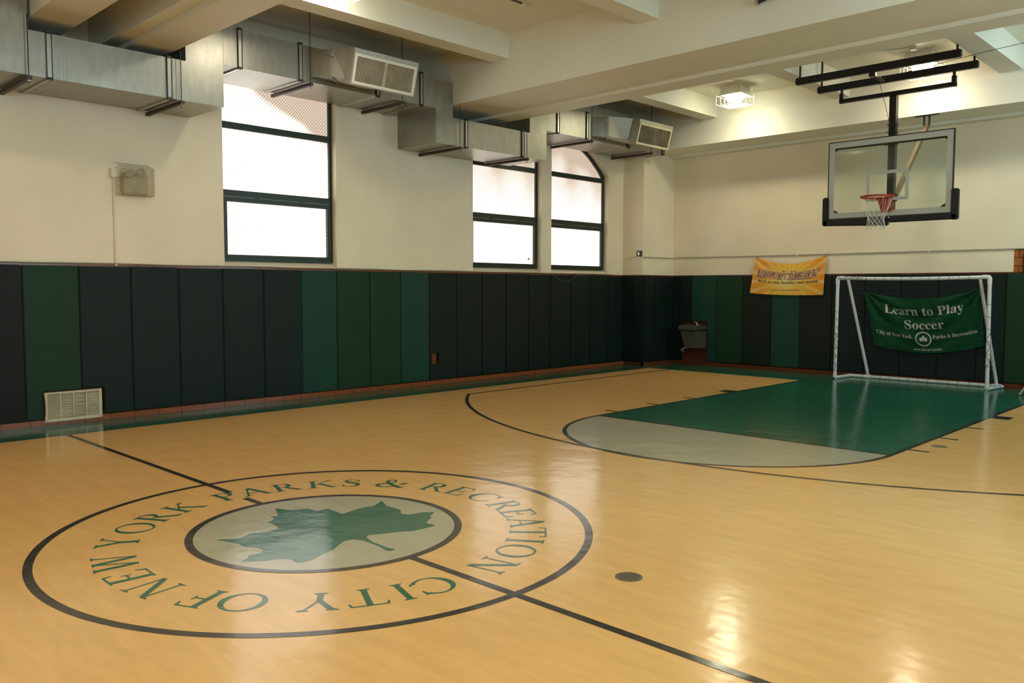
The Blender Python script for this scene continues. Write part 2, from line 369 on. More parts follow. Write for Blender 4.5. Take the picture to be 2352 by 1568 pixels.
def ell(cx, cy, rx, ry, a0=0, a1=2*PI, n=40, T=T_, Hh=H_):
    out = []
    for i in range(n):
        t0, t1 = a0+(a1-a0)*i/n, a0+(a1-a0)*(i+1)/n
        out.append([(cx+(rx-T)*math.cos(t0), cy+(ry-Hh)*math.sin(t0)), (cx+rx*math.cos(t0), cy+ry*math.sin(t0)),
                    (cx+rx*math.cos(t1), cy+ry*math.sin(t1)), (cx+(rx-T)*math.cos(t1), cy+(ry-Hh)*math.sin(t1))])
    return out
def st(x, w=T_, y0=0, y1=1, f=True, t=True, hw=.15):
    r = [para(x, y0, x, y1, w)]
    if f: r.append(serif(x, y0, hw, True))
    if t: r.append(serif(x, y1, hw, False))
    return r
def glyph(c):
    if c == 'I': return .3, st(.15)
    if c == 'T': return .86, st(.43, t=False)+[rect(.03, .83, 1-H_, 1), [(.0, .80), (.035, .80), (.10, 1), (.03, 1)], [(.86, .80), (.825, .80), (.76, 1), (.83, 1)]]
    if c == 'Y': return .9, [para(.47, .40, .16, 1, T_), para(.44, .40, .76, 1, .06), serif(.16, 1, .14, False), serif(.76, 1, .12, False)]+st(.45, y1=.45, t=False)
    if c == 'O': return 1.0, [ell(.5, .5, .5, .51)]
    if c == 'C': return .92, [ell(.5, .5, .5, .51, .75, 2*PI-.62)]+[[(.84, .66), (.87, .66), (.88, .97), (.80, .86)], [(.88, .19), (.90, .30), (.93, .30), (.93, .16)]]
    if c == 'F': return .66, st(.16)+[rect(.16, .60, 1-H_, 1), rect(.2, .48, .49, .49+H_), [(.64, .78), (.60, .78), (.52, 1), (.61, 1)], [(.5, .40), (.47, .40), (.45, .515), (.47, .63), (.5, .63)]]
    if c == 'E': return .72, st(.16)+[rect(.16, .62, 1-H_, 1), rect(.2, .48, .49, .49+H_), rect(.16, .66, 0, H_), [(.66, .78), (.62, .78), (.54, 1), (.63, 1)], [(.72, .24), (.68, .24), (.56, 0), (.66, 0)], [(.5, .40), (.47, .40), (.45, .515), (.47, .63), (.5, .63)]]
    if c == 'N': return .98, [para(.16, 0, .16, 1, .055), para(.82, 0, .82, 1, .055), para(.80, 0, .16, 1, T_*1.15), serif(.16, 0, .13, True), serif(.82, 1, .13, False), serif(.10, 1, .09, False)]
    if c == 'W': return 1.25, [para(.36, 0, .14, 1, T_), para(.38, 0, .62, .95, .055), para(.88, 0, .62, 1, T_), para(.90, 0, 1.12, 1, .055), serif(.14, 1, .13, False), serif(.62, 1, .12, False), serif(1.12, 1, .11, False)]
    if c in 'PR':
        b = st(.16)+[ell(.36, .75, .27, .25, -PI/2, PI/2, 20)]+[rect(.2, .37, 1-H_, 1), rect(.2, .37, .5, .5+H_)]
        if c == 'R': return .84, b+[para(.74, 0, .38, .53, T_*1.1), serif(.76, 0, .11, True)]
        return .66, b
    if c == 'K': return .90, st(.16)+[para(.24, .46, .68, 1, .06), para(.78, 0, .36, .62, T_*1.1), serif(.68, 1, .12, False), serif(.79, 0, .12, True)]
    if c == 'A': return .94, [para(.13, 0, .44, 1, .06), para(.78, 0, .46, 1.02, T_*1.1), rect(.22, .68, .32, .32+H_), serif(.12, 0, .12, True), serif(.79, 0, .14, True)]
    if c == 'S': return .6, [stroke([(.50, .80), (.42, .94), (.27, .975), (.12, .90), (.09, .76), (.20, .62), (.38, .50), (.50, .36), (.50, .18), (.36, .04), (.2, .02), (.08, .10), (.05, .22)], [.04, .05, .05, .08, .11, .14, .155, .14, .11, .06, .05, .04, .04])]+[[(.49, .70), (.52, .70), (.53, .98), (.47, .86)], [(.03, .30), (.06, .30), (.09, .13), (.02, .02)]]
    if c == '&': return 1.0, [[q_] for q_ in stroke([(.90, .55), (.80, .36), (.62, .14), (.40, .02), (.20, .04), (.07, .18), (.10, .36), (.26, .50), (.45, .63), (.53, .78), (.46, .93), (.34, .96), (.25, .84), (.30, .66), (.46, .42), (.66, .18), (.86, .02), (.99, .02)], [.045, .045, .05, .06, .10, .13, .12, .06, .05, .08, .06, .05, .09, .13, .14, .14, .11, .05], 5)]+[serif(.88, .58, .14, False)]
WORDS = [('C', -8.8), ('I', -16.7), ('T', -25.0), ('Y', -35.2), ('O', -51.9), ('F', -62.2), ('N', -77.1), ('E', -89.0), ('W', -102.2), ('Y', -120.8), ('O', -134.9), ('R', -147.2), ('K', -159.5), ('P', -176.6), ('A', 173.4), ('R', 161.6), ('K', 148.7), ('S', 137.9), ('&', 122.8), ('R', 105.6), ('E', 95.1), ('C', 83.4), ('R', 70.5), ('E', 60.6), ('A', 50.0), ('T', 40.2), ('I', 32.0), ('O', 23.0), ('N', 10.4)]
for ch, ang in WORDS:
    # the ring of letters sits slightly off the circle's centre
    cx, cy = .075, 0.0
    r_here = 1.345+.03; t = math.radians(ang)
    P = Vector((r_here*math.cos(t)+0, r_here*math.sin(t)))
    rr = 1.30 if abs(ang) > 120 else 1.385
    rr = 1.30+(1.385-1.30)*(.5+.5*math.cos(t*1.0))
    C = Vector((rr*math.cos(t), rr*math.sin(t))); up = (C-Vector((cx, cy))).normalized(); rt = Vector((up.y, -up.x))
    wd, polys = glyph(ch); s = .25
    tr_ = lambda p: [tuple(C+rt*((x-wd/2)*s*1.02)+up*((y-.5)*s)) for x, y in p]
    out = [[tr_(p) for p in g_] if isinstance(g_[0][0], (tuple, list)) else tr_(g_) for g_ in polys]
    flat('floor_letter', out, Z(2), LEAFG)
for (x, y), lb in (((2.06, .65), 'round pierced metal floor plate on the tan floor nearer the centre circle'), ((2.02, 6.145), 'round pierced metal floor plate beside the green lane')):
    t = thing('floor_plate', (x, y, 0), lb, 'floor cover', 'round floor plates')
    MB().lathe((x, y, 0), [(.078, 0), (.078, .003), (.072, .004), (.0, .004)], 40).build('plate', DRAINM, t)
    mb = MB()
    for i in range(-6, 7):
        for j in range(-6, 7):
            px, py = i*.0105+(j % 2)*.005, j*.0095
            if px*px+py*py < .06**2: mb.lathe((x+px, y+py, .0041), [(.0032, 0), (.0, .0002)], 6)
    mb.build('hole', HOLE, t)['kind'] = 'stuff'
# ------------------------------------------------------------------ baseboards
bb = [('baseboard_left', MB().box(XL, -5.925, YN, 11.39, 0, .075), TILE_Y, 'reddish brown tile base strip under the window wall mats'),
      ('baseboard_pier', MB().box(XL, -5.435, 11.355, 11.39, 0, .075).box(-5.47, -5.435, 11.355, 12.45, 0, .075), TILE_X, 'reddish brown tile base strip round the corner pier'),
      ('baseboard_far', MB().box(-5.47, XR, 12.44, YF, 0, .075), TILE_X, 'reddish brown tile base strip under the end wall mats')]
for n, m_, mt, lb in bb: struct(n, m_, mt, lb, 'baseboard')
# ------------------------------------------------------------------ padded wall mats
MG = 'padded wall mats'
colname = {MAT_DK: 'blue-black green', MAT_DK2: 'very dark green', MAT_TE: 'teal green', MAT_GR: 'bottle green', MAT_BK: 'black'}
ordn = ['first', 'second', 'third', 'fourth', 'fifth', 'sixth', 'seventh', 'eighth', 'ninth', 'tenth', 'eleventh', 'twelfth', 'thirteenth', 'fourteenth', 'fifteenth', 'sixteenth', 'seventeenth', 'eighteenth', 'nineteenth', 'twentieth', 'twenty-first']
MZ0, MZ1 = .085, 1.90
def mat_poly(poly, axis, a, b, m, label):
    """poly in (run, z); extruded by thickness a..b along axis"""
    mb = MB().prism(poly, a, b, axis)
    lo = min(p[0] for p in poly); org = (a, lo, MZ0) if axis == 0 else (lo, a, MZ0)
    o = mb.build('wall_mat', m, org=org)
    bm = bmesh.new(); bm.from_mesh(o.data)
    bmesh.ops.dissolve_limit(bm, angle_limit=.01, verts=bm.verts, edges=bm.edges)
    bmesh.ops.bevel(bm, geom=list(bm.edges), offset=.010, segments=2, affect='EDGES', clamp_overlap=True)
    bm.to_mesh(o.data); bm.free()
    for p in o.data.polygons: p.use_smooth = True
    o.data.set_sharp_from_angle(angle=math.radians(50))
    return tag(o, label, 'wall mat', MG)
g = .0035
J = [-.182+.6115*k for k in range(20)]
seq = [MAT_GR]+[MAT_DK]*5+[MAT_TE, MAT_GR, MAT_GR, MAT_TE]+[MAT_DK2]*9
J[-1] = 11.33
extra = {1: 'above the right half of the wall vent', 9: 'just before the mat with the outlet hole', 6: 'under the right corner of the nearest window', 8: 'between a green and a teal mat'}
for k, m in enumerate(seq):
    a, b = J[k]+g, J[k+1]-g; zt = MZ1+random.uniform(-.006, .006)
    poly = [(a, MZ0), (b, MZ0), (b, zt), (a, zt)]
    if k == 0: poly = [(a, MZ0), (.0, MZ0), (.0, .41), (b, .41), (b, zt), (a, zt)]
    if k == 1: poly = [(.685, MZ0), (b, MZ0), (b, zt), (a, zt), (a, .415), (.685, .415)]
    lb = f'{colname[m]} padded mat on the window wall, {ordn[k]} right of the black mat'
    if k == 0: lb = 'bottle green padded mat notched round the left part of the white wall vent'
    if k == 1: lb = 'blue-black green padded mat notched round the right part of the white wall vent'
    if k == 10:
        lb = 'very dark green padded mat with the square outlet hole'
        h0, h1, z0, z1 = 5.99, 6.135, .355, .54
        poly = [(a, MZ0), (b, MZ0), (b, zt), (a, zt)]
        mb = MB()
        mb.box(-5.995, -5.94, a, h0, MZ0, zt); mb.box(-5.995, -5.94, h1, b, MZ0, zt); mb.box(-5.995, -5.94, h0, h1, MZ0, z0); mb.box(-5.995, -5.94, h0, h1, z1, zt)
        tag(mb.build('wall_mat', m, org=(-5.995, a, MZ0)), lb, 'wall mat', MG); continue
    mat_poly(poly, 0, -5.995, -5.94, m, lb)
for k, lb in ((0, 'black padded mat at the left edge of the photo'), (1, 'black padded mat beyond the left edge, left of the other black mat'), (2, 'black padded mat farthest left on the window wall')):
    mat_poly([(-.79-.6115*k+g, MZ0-.02), (-.182-.6115*k-g, MZ0-.02), (-.182-.6115*k-g, MZ1), (-.79-.6115*k+g, MZ1)], 0, -5.995, -5.945, MAT_BK, lb)
for a, b, lb in ((-5.985, -5.70, 'dark green mat on the front of the corner pier, left one'), (-5.695, -5.432, 'dark green mat on the front of the corner pier, right one')):
    mat_poly([(a, MZ0), (b, MZ0), (b, MZ1), (a, MZ1)], 1, 11.335, 11.385, MAT_DK, lb)
for a, b, lb in ((11.39, 11.775, 'dark green mat on the side of the corner pier, nearer one'), (11.782, 12.458, 'dark green mat on the side of the corner pier, one next to the end wall')):
    mat_poly([(a, MZ0), (b, MZ0), (b, MZ1), (a, MZ1)], 0, -5.465, -5.422, MAT_DK2, lb)
FJ = [-5.42, -5.248, -4.953, -4.35, -3.736, -3.104, -2.504, -1.872, -1.245, -.614, .013, .639, 1.057, 1.67, 2.28, 2.89, 3.50, 4.11, 4.72, 5.33, 5.94, 6.55]
fseq = [MAT_DK2, MAT_DK2, MAT_TE, MAT_GR, MAT_DK, MAT_TE, MAT_DK, MAT_DK, MAT_DK, MAT_DK, MAT_DK, MAT_DK, MAT_GR]+[MAT_GR, MAT_DK, MAT_DK, MAT_TE, MAT_DK, MAT_DK, MAT_GR, MAT_DK]
for k, m in enumerate(fseq):
    a, b = FJ[k]+g, FJ[k+1]-g; zt = MZ1+random.uniform(-.008, .008)+(.015 if k == 2 else 0)
    poly = [(a, MZ0), (b, MZ0), (b, zt), (a, zt)]
    lb = f'{colname[m]} padded mat on the end wall, {ordn[k]} right of the corner pier'
    if k == 1: poly = [(a, MZ0), (-5.19, MZ0), (-5.19, .92), (b, .92), (b, zt), (a, zt)]; lb = 'narrow dark green mat on the end wall cut away behind the water fountain'
    if k == 2: poly = [(-4.555, MZ0), (b, MZ0), (b, zt), (a, zt), (a, .935), (-4.555, .935)]; lb = 'teal green mat on the end wall cut away right of the water fountain'
    if k == 5: lb = 'teal green padded mat under the yellow banner'
    if k == 3: lb = 'bottle green padded mat between the fountain and the yellow banner'
    mat_poly(poly, 1, 12.46, 12.515, m, lb)
# ------------------------------------------------------------------ windows
def pane_noise(kind):
    """what shows blurred through the frosted glass: white court, pinkish brick higher up"""
    def f(nt, e):
        L = nt.links.new
        tc = N(nt, 'ShaderNodeTexCoord'); sp = N(nt, 'ShaderNodeSeparateXYZ'); L(tc.outputs['Object'], sp.inputs[0])
        n = N(nt, 'ShaderNodeTexNoise', Scale=1.3, Detail=1.0); L(tc.outputs['Object'], n.inputs['Vector'])
        a = N(nt, 'ShaderNodeMath', operation='MULTIPLY_ADD'); L(sp.outputs['Z'], a.inputs[0]); a.inputs[1].default_value = kind[0]; L(n.outputs[0], a.inputs[2])
        b = N(nt, 'ShaderNodeMath', operation='MULTIPLY_ADD'); L(sp.outputs['Y'], b.inputs[0]); b.inputs[1].default_value = kind[1]; L(a.outputs[0], b.inputs[2])
        r = N(nt, 'ShaderNodeMapRange'); L(b.outputs[0], r.inputs[0]); r.inputs[1].default_value = kind[2]; r.inputs[2].default_value = kind[3]
        m = N(nt, 'ShaderNodeMix'); m.data_type = 'RGBA'; L(r.outputs[0], m.inputs[0])
        m.inputs[6].default_value = (*C_LEFT, 1); m.inputs[7].default_value = (.36, .285, .22, 1); L(m.outputs[2], e.inputs[0])
    return f
def window(num, y0, y1, side, label, pane_m, detail=True):
    s = 1 if side == 'left' else -1
    x0 = XL if side == 'left' else XR
    X = lambda d: x0-s*d                      # d = depth into the wall
    wroot = thing(f'window_{num}', (X(.14), (y0+y1)/2, SILL), label, 'window', kind='structure')
    c = (y0+y1)/2
    def bx(mb, da, db, a, b, z0, z1):
        xs = sorted((X(da), X(db))); return mb.box(xs[0], xs[1], a, b, z0, z1)
    fr = MB()
    xa, xb = sorted((X(.11), X(.17)))
    bx(fr, .11, .17, y0, y0+.05, SILL, 3.97); bx(fr, .11, .17, y1-.05, y1, SILL, 3.97)
    bx(fr, .11, .17, y0+.05, y1-.05, SILL, SILL+.045)
    bx(fr, .10, .17, y0+.05, y1-.05, 3.835, 3.925); bx(fr, .10, .17, y0+.05, y1-.05, 2.905, 2.995)
    al = arch_line(y0, y1)
    inner = [(c+(y-c)*.944, z-.055) for y, z in al]
    if len(al) == 4: inner = [(y1-.05, 3.97), (y1-.05, 4.9), (y0+.05, 4.9), (y0+.05, 3.97)]
    for i in range(len(al)-1): fr.prism([al[i], al[i+1], inner[i+1], inner[i]], xa, xb, 0)
    f = fr.build('window_frame', FRAMEG, wroot)
    sa = MB(); a, b = y0+.055, y1-.055
    bx(sa, .095, .145, a, b, 2.835, 2.90); bx(sa, .095, .145, a, b, SILL+.045, 2.10); bx(sa, .095, .145, a, a+.045, 2.10, 2.835); bx(sa, .095, .145, b-.045, b, 2.10, 2.835)
    if detail:
        for yy in (a+.5, b-.5): bx(sa, .085, .10, yy-.03, yy+.03, 2.885, 2.915)
    sa.build('sash', FRAMEG, wroot)
    # frosted panes
    pz = [(y1-.05, SILL+.05, 2.905, y0+.05), (y1-.05, 2.995, 3.835, y0+.05)]
    for (pb, z0, z1, pa) in pz:
        p = MB(); bx(p, .150, .156, pa, pb, z0, z1); p.build('pane', pane_m, wroot)
    p = MB(); xs = sorted((X(.150), X(.156)))
    p.prism([(y0+.05, 3.915), (y1-.05, 3.915)]+[q for q in inner if q[1] > 3.93], xs[0], xs[1], 0); p.build('pane', pane_m, wroot)
    # splayed sill
    sl = MB(); sl.prism([(X(0)+s*.008, 1.927), (X(.17), SILL+.0), (X(.34), SILL), (X(.34), 1.927)], y0, y1, 1); sl.build('window_sill', PLASTER, wroot)
    if not detail: return
    # diamond wire screen just inside the glass
    wm = MB(); xw = X(.128); r = .0024; pitch = .047; k = .9
    def top(y):
        if len(al) == 4: return 4.9
        pts = sorted(inner)
        for (ya, za), (yb, zb) in zip(pts, pts[1:]):
            if ya <= y <= yb: return za+(zb-za)*(y-ya)/(yb-ya+1e-9)
        return 3.9
    areas = [(y0+.1, y1-.1, 2.10, 2.835, None), (y0+.05, y1-.05, 2.995, 3.835, None), (y0+.05, y1-.05, 3.925, 4.9 if len(al) == 4 else 4.8, None if len(al) == 4 else top)]
    for (ya, yb, za, zb, tp) in areas:
        for sg in (1, -1):
            W_ = yb-ya; n0 = int(-(zb-za)/k/pitch)-1; n1 = int(W_/pitch)+1
            for i in range(n0, n1+1):
                # line y = ys + (z-za)*k*sg
                ys = ya+i*pitch if sg > 0 else yb-i*pitch
                zz0, zz1 = za, zb
                def yl(z): return ys+sg*(z-za)*k
                lo, hi = None, None
                # sample the clipped span
                M = 24 if tp else 0
                if not tp:
                    zs = sorted([(ya-ys)/(k*sg)+za, (yb-ys)/(k*sg)+za]); lo = max(za, zs[0]); hi = min(zb, zs[1])
                    if hi-lo < .01: continue
                    wm.tube([(xw, yl(lo), lo), (xw, yl(hi), hi)], r, 3, caps=False)
                else:
                    ins = [z for z in [za+(zb-za)*j/60 for j in range(61)] if ya < yl(z) < yb and z < tp(yl(z))]
                    if len(ins) > 1: wm.tube([(xw, yl(ins[0]), ins[0]), (xw, yl(ins[-1]), ins[-1])], r, 3, caps=False)
    for (ya, yb, za, zb, tp) in areas[:2]:
        wm.tube([(xw, ya, za), (xw, yb, za), (xw, yb, zb), (xw, ya, zb)], .004, 4, closed=True)
    wm.build('wire_screen', WIRE, wroot)
    if num == 2:
        MB().lathe((X(.125), y1-.23, 2.20), [(.0, -.02), (.022, -.012), (.022, .012), (0, .02)], 12).build('sticker', DRAINM, wroot)
PANE = emit_mat('frosted_daylight', C_LEFT, L_LEFT, pane_noise((1.0, .55, 2.55, 2.75)))
PANE2 = emit_mat('frosted_daylight_far', C_LEFT, L_LEFT, pane_noise((.6, .15, .85, 1.75)))
PANE_R = emit_mat('cool_daylight', C_RIGHT, L_RIGHT)
window(1, *WIN[0], 'left', 'tall green-framed wire-screened window nearest the camera', PANE)
window(2, *WIN[1], 'left', 'green-framed wire-screened window in the middle, half covered by the duct above', PANE2)
window(3, *WIN[2], 'left', 'green-framed wire-screened window beside the corner pier, its arched top showing', PANE2)
window(4, -3.5, -1.7, 'left', 'unseen green-framed window added beyond the left edge', PANE, False)  # out of view, added for the light it gives
for i, (a, b) in enumerate([(-7.4, -5.6), (-3.5, -1.7), (2.33, 4.15), (8.1, 9.9)]):  # unseen side windows, added to match the brightness of the foreground
    window(5+i, a, b, 'right', f'unseen green-framed window added in the side wall opposite, {ordn[i]} from the wall behind the camera', PANE_R, False)
# ------------------------------------------------------------------ air ducts
XB_, XF_ = -5.97, -5.05
def duct_thing(label, ylo): return thing('air_duct', (XF_, ylo, 3.87), label, 'air duct', 'galvanized ducts on the window wall')
def duct_flange(par, y, z0, z1, w=.045):
    p = .016
    mb = MB()
    mb.box(XF_-.001, XF_+p, y-w/2, y+w/2, z0-p, z1+p); mb.box(XB_, XF_+p, y-w/2, y+w/2, z0-p, z0+.001); mb.box(XB_, XF_+p, y-w/2, y+w/2, z1-.001, z1+p)
    f = mb.build('flange', GALV2, par)
    db = MB(); db.box(XF_+p*.2, XF_+p+.006, y+w*.5, y+w*.5+.008, z0-p, z1+p); db.box(XF_+p*.2, XF_+p+.006, y-w*.5-.006, y-w*.5, z0-p, z1+p); db.box(XB_, XF_+p, y+w*.5, y+w*.5+.008, z0-p, z0+.001); db.build('joint_edge', DKMET, f)
    for z in (z0-p*.3, z1+p*.3): MB().box(XF_-.02, XF_+p+.006, y-w*.6, y+w*.6, z-.014, z+.014).build('corner_clamp', DKMET, f)
    return f
def seam(mb, y, z0, z1): mb.box(XF_, XF_+.004, y-.004, y+.004, z0, z1)
# left low run with its two risers
d = duct_thing('low galvanized duct run at the left edge, stained with drips, passing under the double beam', -.9)
mb = MB(); mb.box(XB_, XF_, -1.6, -.29, 3.87, 4.86); mb.box(XB_, XF_, -.29, 1.88, 3.87, 4.34); mb.box(XB_, XF_, 1.405, 1.88, 4.34, 4.86); mb.build('duct_body', GALV, d)
for y in (-.097, 1.197): duct_flange(d, y, 3.87, 4.34)
for y in (.02, .05, 1.25, 1.33):
    mb = MB(); seam(mb, y, 3.87, 4.34); mb.build('seam', GALV2, d)
def upper(label, y0, y1, fl_full, ytap, tapw, yreg, dirty):
    d = duct_thing(label, y0)
    mb = MB(); mb.box(XB_, XF_, y0, y1, 4.39, 4.86); mb.build('duct_body', GALV, d)
    for y in fl_full: duct_flange(d, y, 4.39, 4.86)
    # angled branch to the register
    z0, z1 = 4.455, 4.815
    ax, ay = XF_, ytap
    dx, dy = (.235, .205)
    bx_, by_ = ax+dx, ay+dy
    w_ = tapw                                   # width along the duct at the root
    # perpendicular offset of the branch
    tl = math.hypot(dx, dy); nx, ny = -dy/tl, dx/tl
    wid = w_*ny*.98
    A = [(ax-.01, ay, z0), (ax-.01, ay+w_, z0), (ax-.01, ay+w_, z1), (ax-.01, ay, z1)]
    ex, ey = bx_-dx*0+nx*wid, by_+ny*wid
    B = [(bx_, by_, z0), (ex, ey, z0), (ex, ey, z1), (bx_, by_, z1)]
    br = MB().hexa(A, B).build('branch', GALV, d)
    # flange on the branch
    n = Vector((dx/tl, dy/tl, 0)); Bv = [Vector(q) for q in B]; cB = sum(Bv, Vector())/4
    grow = [cB+(q-cB)+Vector((0, 0, .016 if q.z > cB.z else -.016))+(q-cB).normalized()*.0 for q in Bv]
    grow = [q+(Vector((q.x, q.y, 0))-Vector((cB.x, cB.y, 0))).normalized()*.016 for q in grow]
    MB().hexa([q-n*.016 for q in grow], [q+n*.016 for q in grow]).build('flange', GALV2, d)
    # damper quadrant handle
    q = Vector((bx_+.03, by_+.03, 4.70))
    dm = MB(); dm.tube([q+Vector((-.02, -.13, .045)), q+Vector((0, -.03, .01)), q+Vector((.0, .09, .03)), q+Vector((.015, .16, -.07))], .006, 6)
    dm.tube([q+Vector((.0, .06, -.03)), q+Vector((.0, .09, -.055)), q+Vector((.0, .13, -.05)), q+Vector((.0, .15, -.02))], .005, 6); dm.build('damper_handle', TARN, d)
    # register box, face tilted down
    YA, YB2 = yreg
    TL, TR = Vector((-4.40, YA, 4.712)), Vector((-4.40, YB2, 4.712))
    BL, BR = Vector((-4.50, YA, 4.335)), Vector((-4.50, YB2, 4.335))
    upv = (TL-BL).normalized(); nrm = Vector((upv.z, 0, -upv.x))   # outward-facing normal
    if nrm.x < 0: nrm = -nrm
    fT = .062
    q4 = [BL-upv*.012-Vector((0, .008, 0)), BR-upv*.012+Vector((0, .03, 0)), TR+upv*fT+Vector((0, .03, 0)), TL+upv*fT-Vector((0, .008, 0))]
    back = [p-nrm*.16 for p in q4]
    bd = MB().hexa([p-nrm*.004 for p in q4], back).build('register_box', GALV3, d)
    # throat between flange and box
    sh = [Vector((back[0].x, YA+.02, 4.42)), Vector((back[0].x, YB2-.1, 4.42)), Vector((back[2].x, YB2-.1, 4.80)), Vector((back[2].x, YA+.02, 4.80))]
    MB().hexa([q+n*.016 for q in Bv], sh).build('throat', GALV3, d)
    reg = MB()
    yv = Vector((0, 1, 0)); bw = .036
    def rb(p, q_, w_in):   # strip of the face frame
        reg.hexa([p, q_, q_+w_in, p+w_in], [p+nrm*.014, q_+nrm*.014, q_+w_in+nrm*.014, p+w_in+nrm*.014])
    rb(BL, BR, upv*bw); rb(TL, TR, -upv*bw)
    rb(BL+upv*bw, TL-upv*bw, yv*bw); rb(BR+upv*bw, TR-upv*bw, -yv*bw)
    rg = reg.build('register_frame', WHITEM if not dirty else CREAM, d)
    lv = MB(); wI = (YB2-YA)-2*bw; n_ = 44
    for i in range(n_):
        y = YA+bw+wI*(i+.5)/n_
        if dirty and i % 2: pass
        p0 = BL+upv*bw; p1 = TL-upv*bw
        dyv = Vector((0, y-YA, 0)); ww = .0075 if not (n_//2-1 <= i <= n_//2) else .014
        lv.hexa([p0+dyv-yv*ww/2, p0+dyv+yv*ww/2, p0+dyv+yv*ww/2+nrm*.005, p0+dyv-yv*ww/2+nrm*.005],
                [p1+dyv-yv*ww/2, p1+dyv+yv*ww/2, p1+dyv+yv*ww/2+nrm*.005, p1+dyv-yv*ww/2+nrm*.005])
    lv.build('louvre', CREAM if not dirty else pmat('dusty_louvre', (.22, .18, .11), .6, var=.4, vscale=6), rg)
    MB().hexa([BL+upv*bw-nrm*.002, BR+upv*bw-nrm*.002, TR-upv*bw-nrm*.002, TL-upv*bw-nrm*.002],
              [BL+upv*bw+nrm*.001, BR+upv*bw+nrm*.001, TR-upv*bw+nrm*.001, TL-upv*bw+nrm*.001]).build('dark_opening', HOLE, rg)
    return d
upper('high galvanized duct run over the nearest window with a white-framed grille', 1.883, 5.322, (2.10, 2.965, 4.226, 5.034), 3.085, .81, (3.386, 4.42), False)
d = duct_thing('middle galvanized duct run dropping under the wide beam, over the middle window', 5.325)
MB().box(XB_, XF_, 5.325, 7.866, 3.87, 4.295).build('duct_body', GALV, d)
for y0_, y1_, z1_, lb_ in ((5.325, 5.675, 4.82, 'upright galvanized duct piece dropping down before the wide beam'), (7.437, 7.866, 4.85, 'upright galvanized duct piece rising behind the wide beam')):
    d_ = thing('duct_riser', (XF_, y0_, 4.296), lb_, 'air duct', 'galvanized ducts on the window wall')
    MB().box(XB_, XF_, y0_, y1_, 4.296, z1_).build('duct_body', GALV, d_)
for y in (5.949, 7.255): duct_flange(d, y, 3.87, 4.295)
upper('far high galvanized duct run by the corner pier with a dusty grille', 7.87, 11.49, (8.162, 8.979, 10.258, 11.45), 9.10, .85, (9.735, 10.79), True)
# trapeze hangers
HG = 'strut hangers under the ducts'
hl = [(-.311, 3.87, 4.49, 'at the left edge under the stained low duct'), (1.32, 3.87, 4.44, 'under the stained low duct beside its riser'), (3.087, 4.39, 5.33, 'under the high duct over the nearest window'),
      (4.64, 4.39, 5.33, 'under the high duct below the white grille'), (5.775, 3.87, 4.49, 'under the drop of the middle duct'), (7.31, 3.87, 4.44, 'under the middle duct over the middle window'),
      (9.06, 4.39, 5.33, 'under the far high duct over the arched window'), (10.96, 4.39, 5.33, 'under the far high duct by the corner pier')]
for y, z, zt, lb in hl:
    t = thing('duct_hanger', (-5.0, y, z-.02), 'dark steel strut hanger '+lb, 'duct hanger', HG)
    MB().box(-5.99, -4.965, y-.021, y+.021, z-.062, z-.019).build('strut', RUST, t)
    MB().tube([(-5.0, y, z-.10), (-5.0, y, zt)], .0055, 6).build('rod', DKMET, t)
    MB().box(-5.012, -4.988, y-.012, y+.012, z-.075, z-.062).build('nut', GALV2, t)
# ------------------------------------------------------------------ ceiling lamps
def lamp(cx, cy, label, col, s, cond, power=28.0):
    t = thing('ceiling_lamp', (cx, cy, ZC), label, 'ceiling lamp', 'caged ceiling lamps')
    MB().box(cx-.25, cx+.25, cy-.24, cy+.24, ZC-.012, ZC).build('mounting_plate', WHITEM, t)
    MB().box(cx-.19, cx+.19, cy-.19, cy+.19, ZC-.165, ZC-.012).build('housing', WHITEM, t, bevel=.008)
    MB().box(cx-.2, cx+.2, cy-.2, cy+.2, ZC-.18, ZC-.165).build('lens_rim', WHITEM, t)
    n = 4; prof = [(.155, -.18), (.16, -.20), (.155, -.24), (.135, -.275), (.10, -.295), (0, -.30)]
    MB().lathe((cx, cy, ZC), prof, 32).build('lens', emit_mat('lamp_glow', col, s), t, smooth=True)
    ld = bpy.data.lights.new('lamp_light', 'AREA'); ld.shape = 'DISK'; ld.size = .26; ld.energy = power; ld.color = col
    lo = bpy.data.objects.new('lamp_light', ld); COL.objects.link(lo); lo.parent = t; lo.location = (0, 0, -.303)
    c = MB(); r = .0045; zz = [ZC-.19, ZC-.345]; h_ = .25; hy = .235
    for z in zz: c.tube([(cx-h_, cy-hy, z), (cx+h_, cy-hy, z), (cx+h_, cy+hy, z), (cx-h_, cy+hy, z)], r, 5, closed=True)
    for x in (-h_, -.085, .085, h_):
        for y in (-hy, hy): c.tube([(cx+x, cy+y, ZC-.012), (cx+x, cy+y, zz[1])], r*.9, 5)
    for y in (-.08, .08):
        for x in (-h_, h_): c.tube([(cx+x, cy+y, ZC-.012), (cx+x, cy+y, zz[1])], r*.9, 5)
    for k in range(1, 5): c.tube([(cx-h_, cy-hy+2*hy*k/5, zz[1]), (cx+h_, cy-hy+2*hy*k/5, zz[1])], r*.8, 5)
    for k in range(1, 5): c.tube([(cx-h_+2*h_*k/5, cy-hy, zz[1]), (cx-h_+2*h_*k/5, cy+hy, zz[1])], r*.8, 5)
    c.build('wire_guard', WIREW, t)
    cc = MB(); cc.tube(cond, .012, 8); cc.build('conduit', WHITEM, t)
    MB().lathe((cond[-1][0], cond[-1][1], ZC), [(.05, 0), (.05, -.05), (.04, -.055), (0, -.055)], 16).build('junction_box', WHITEM, t)
    return t
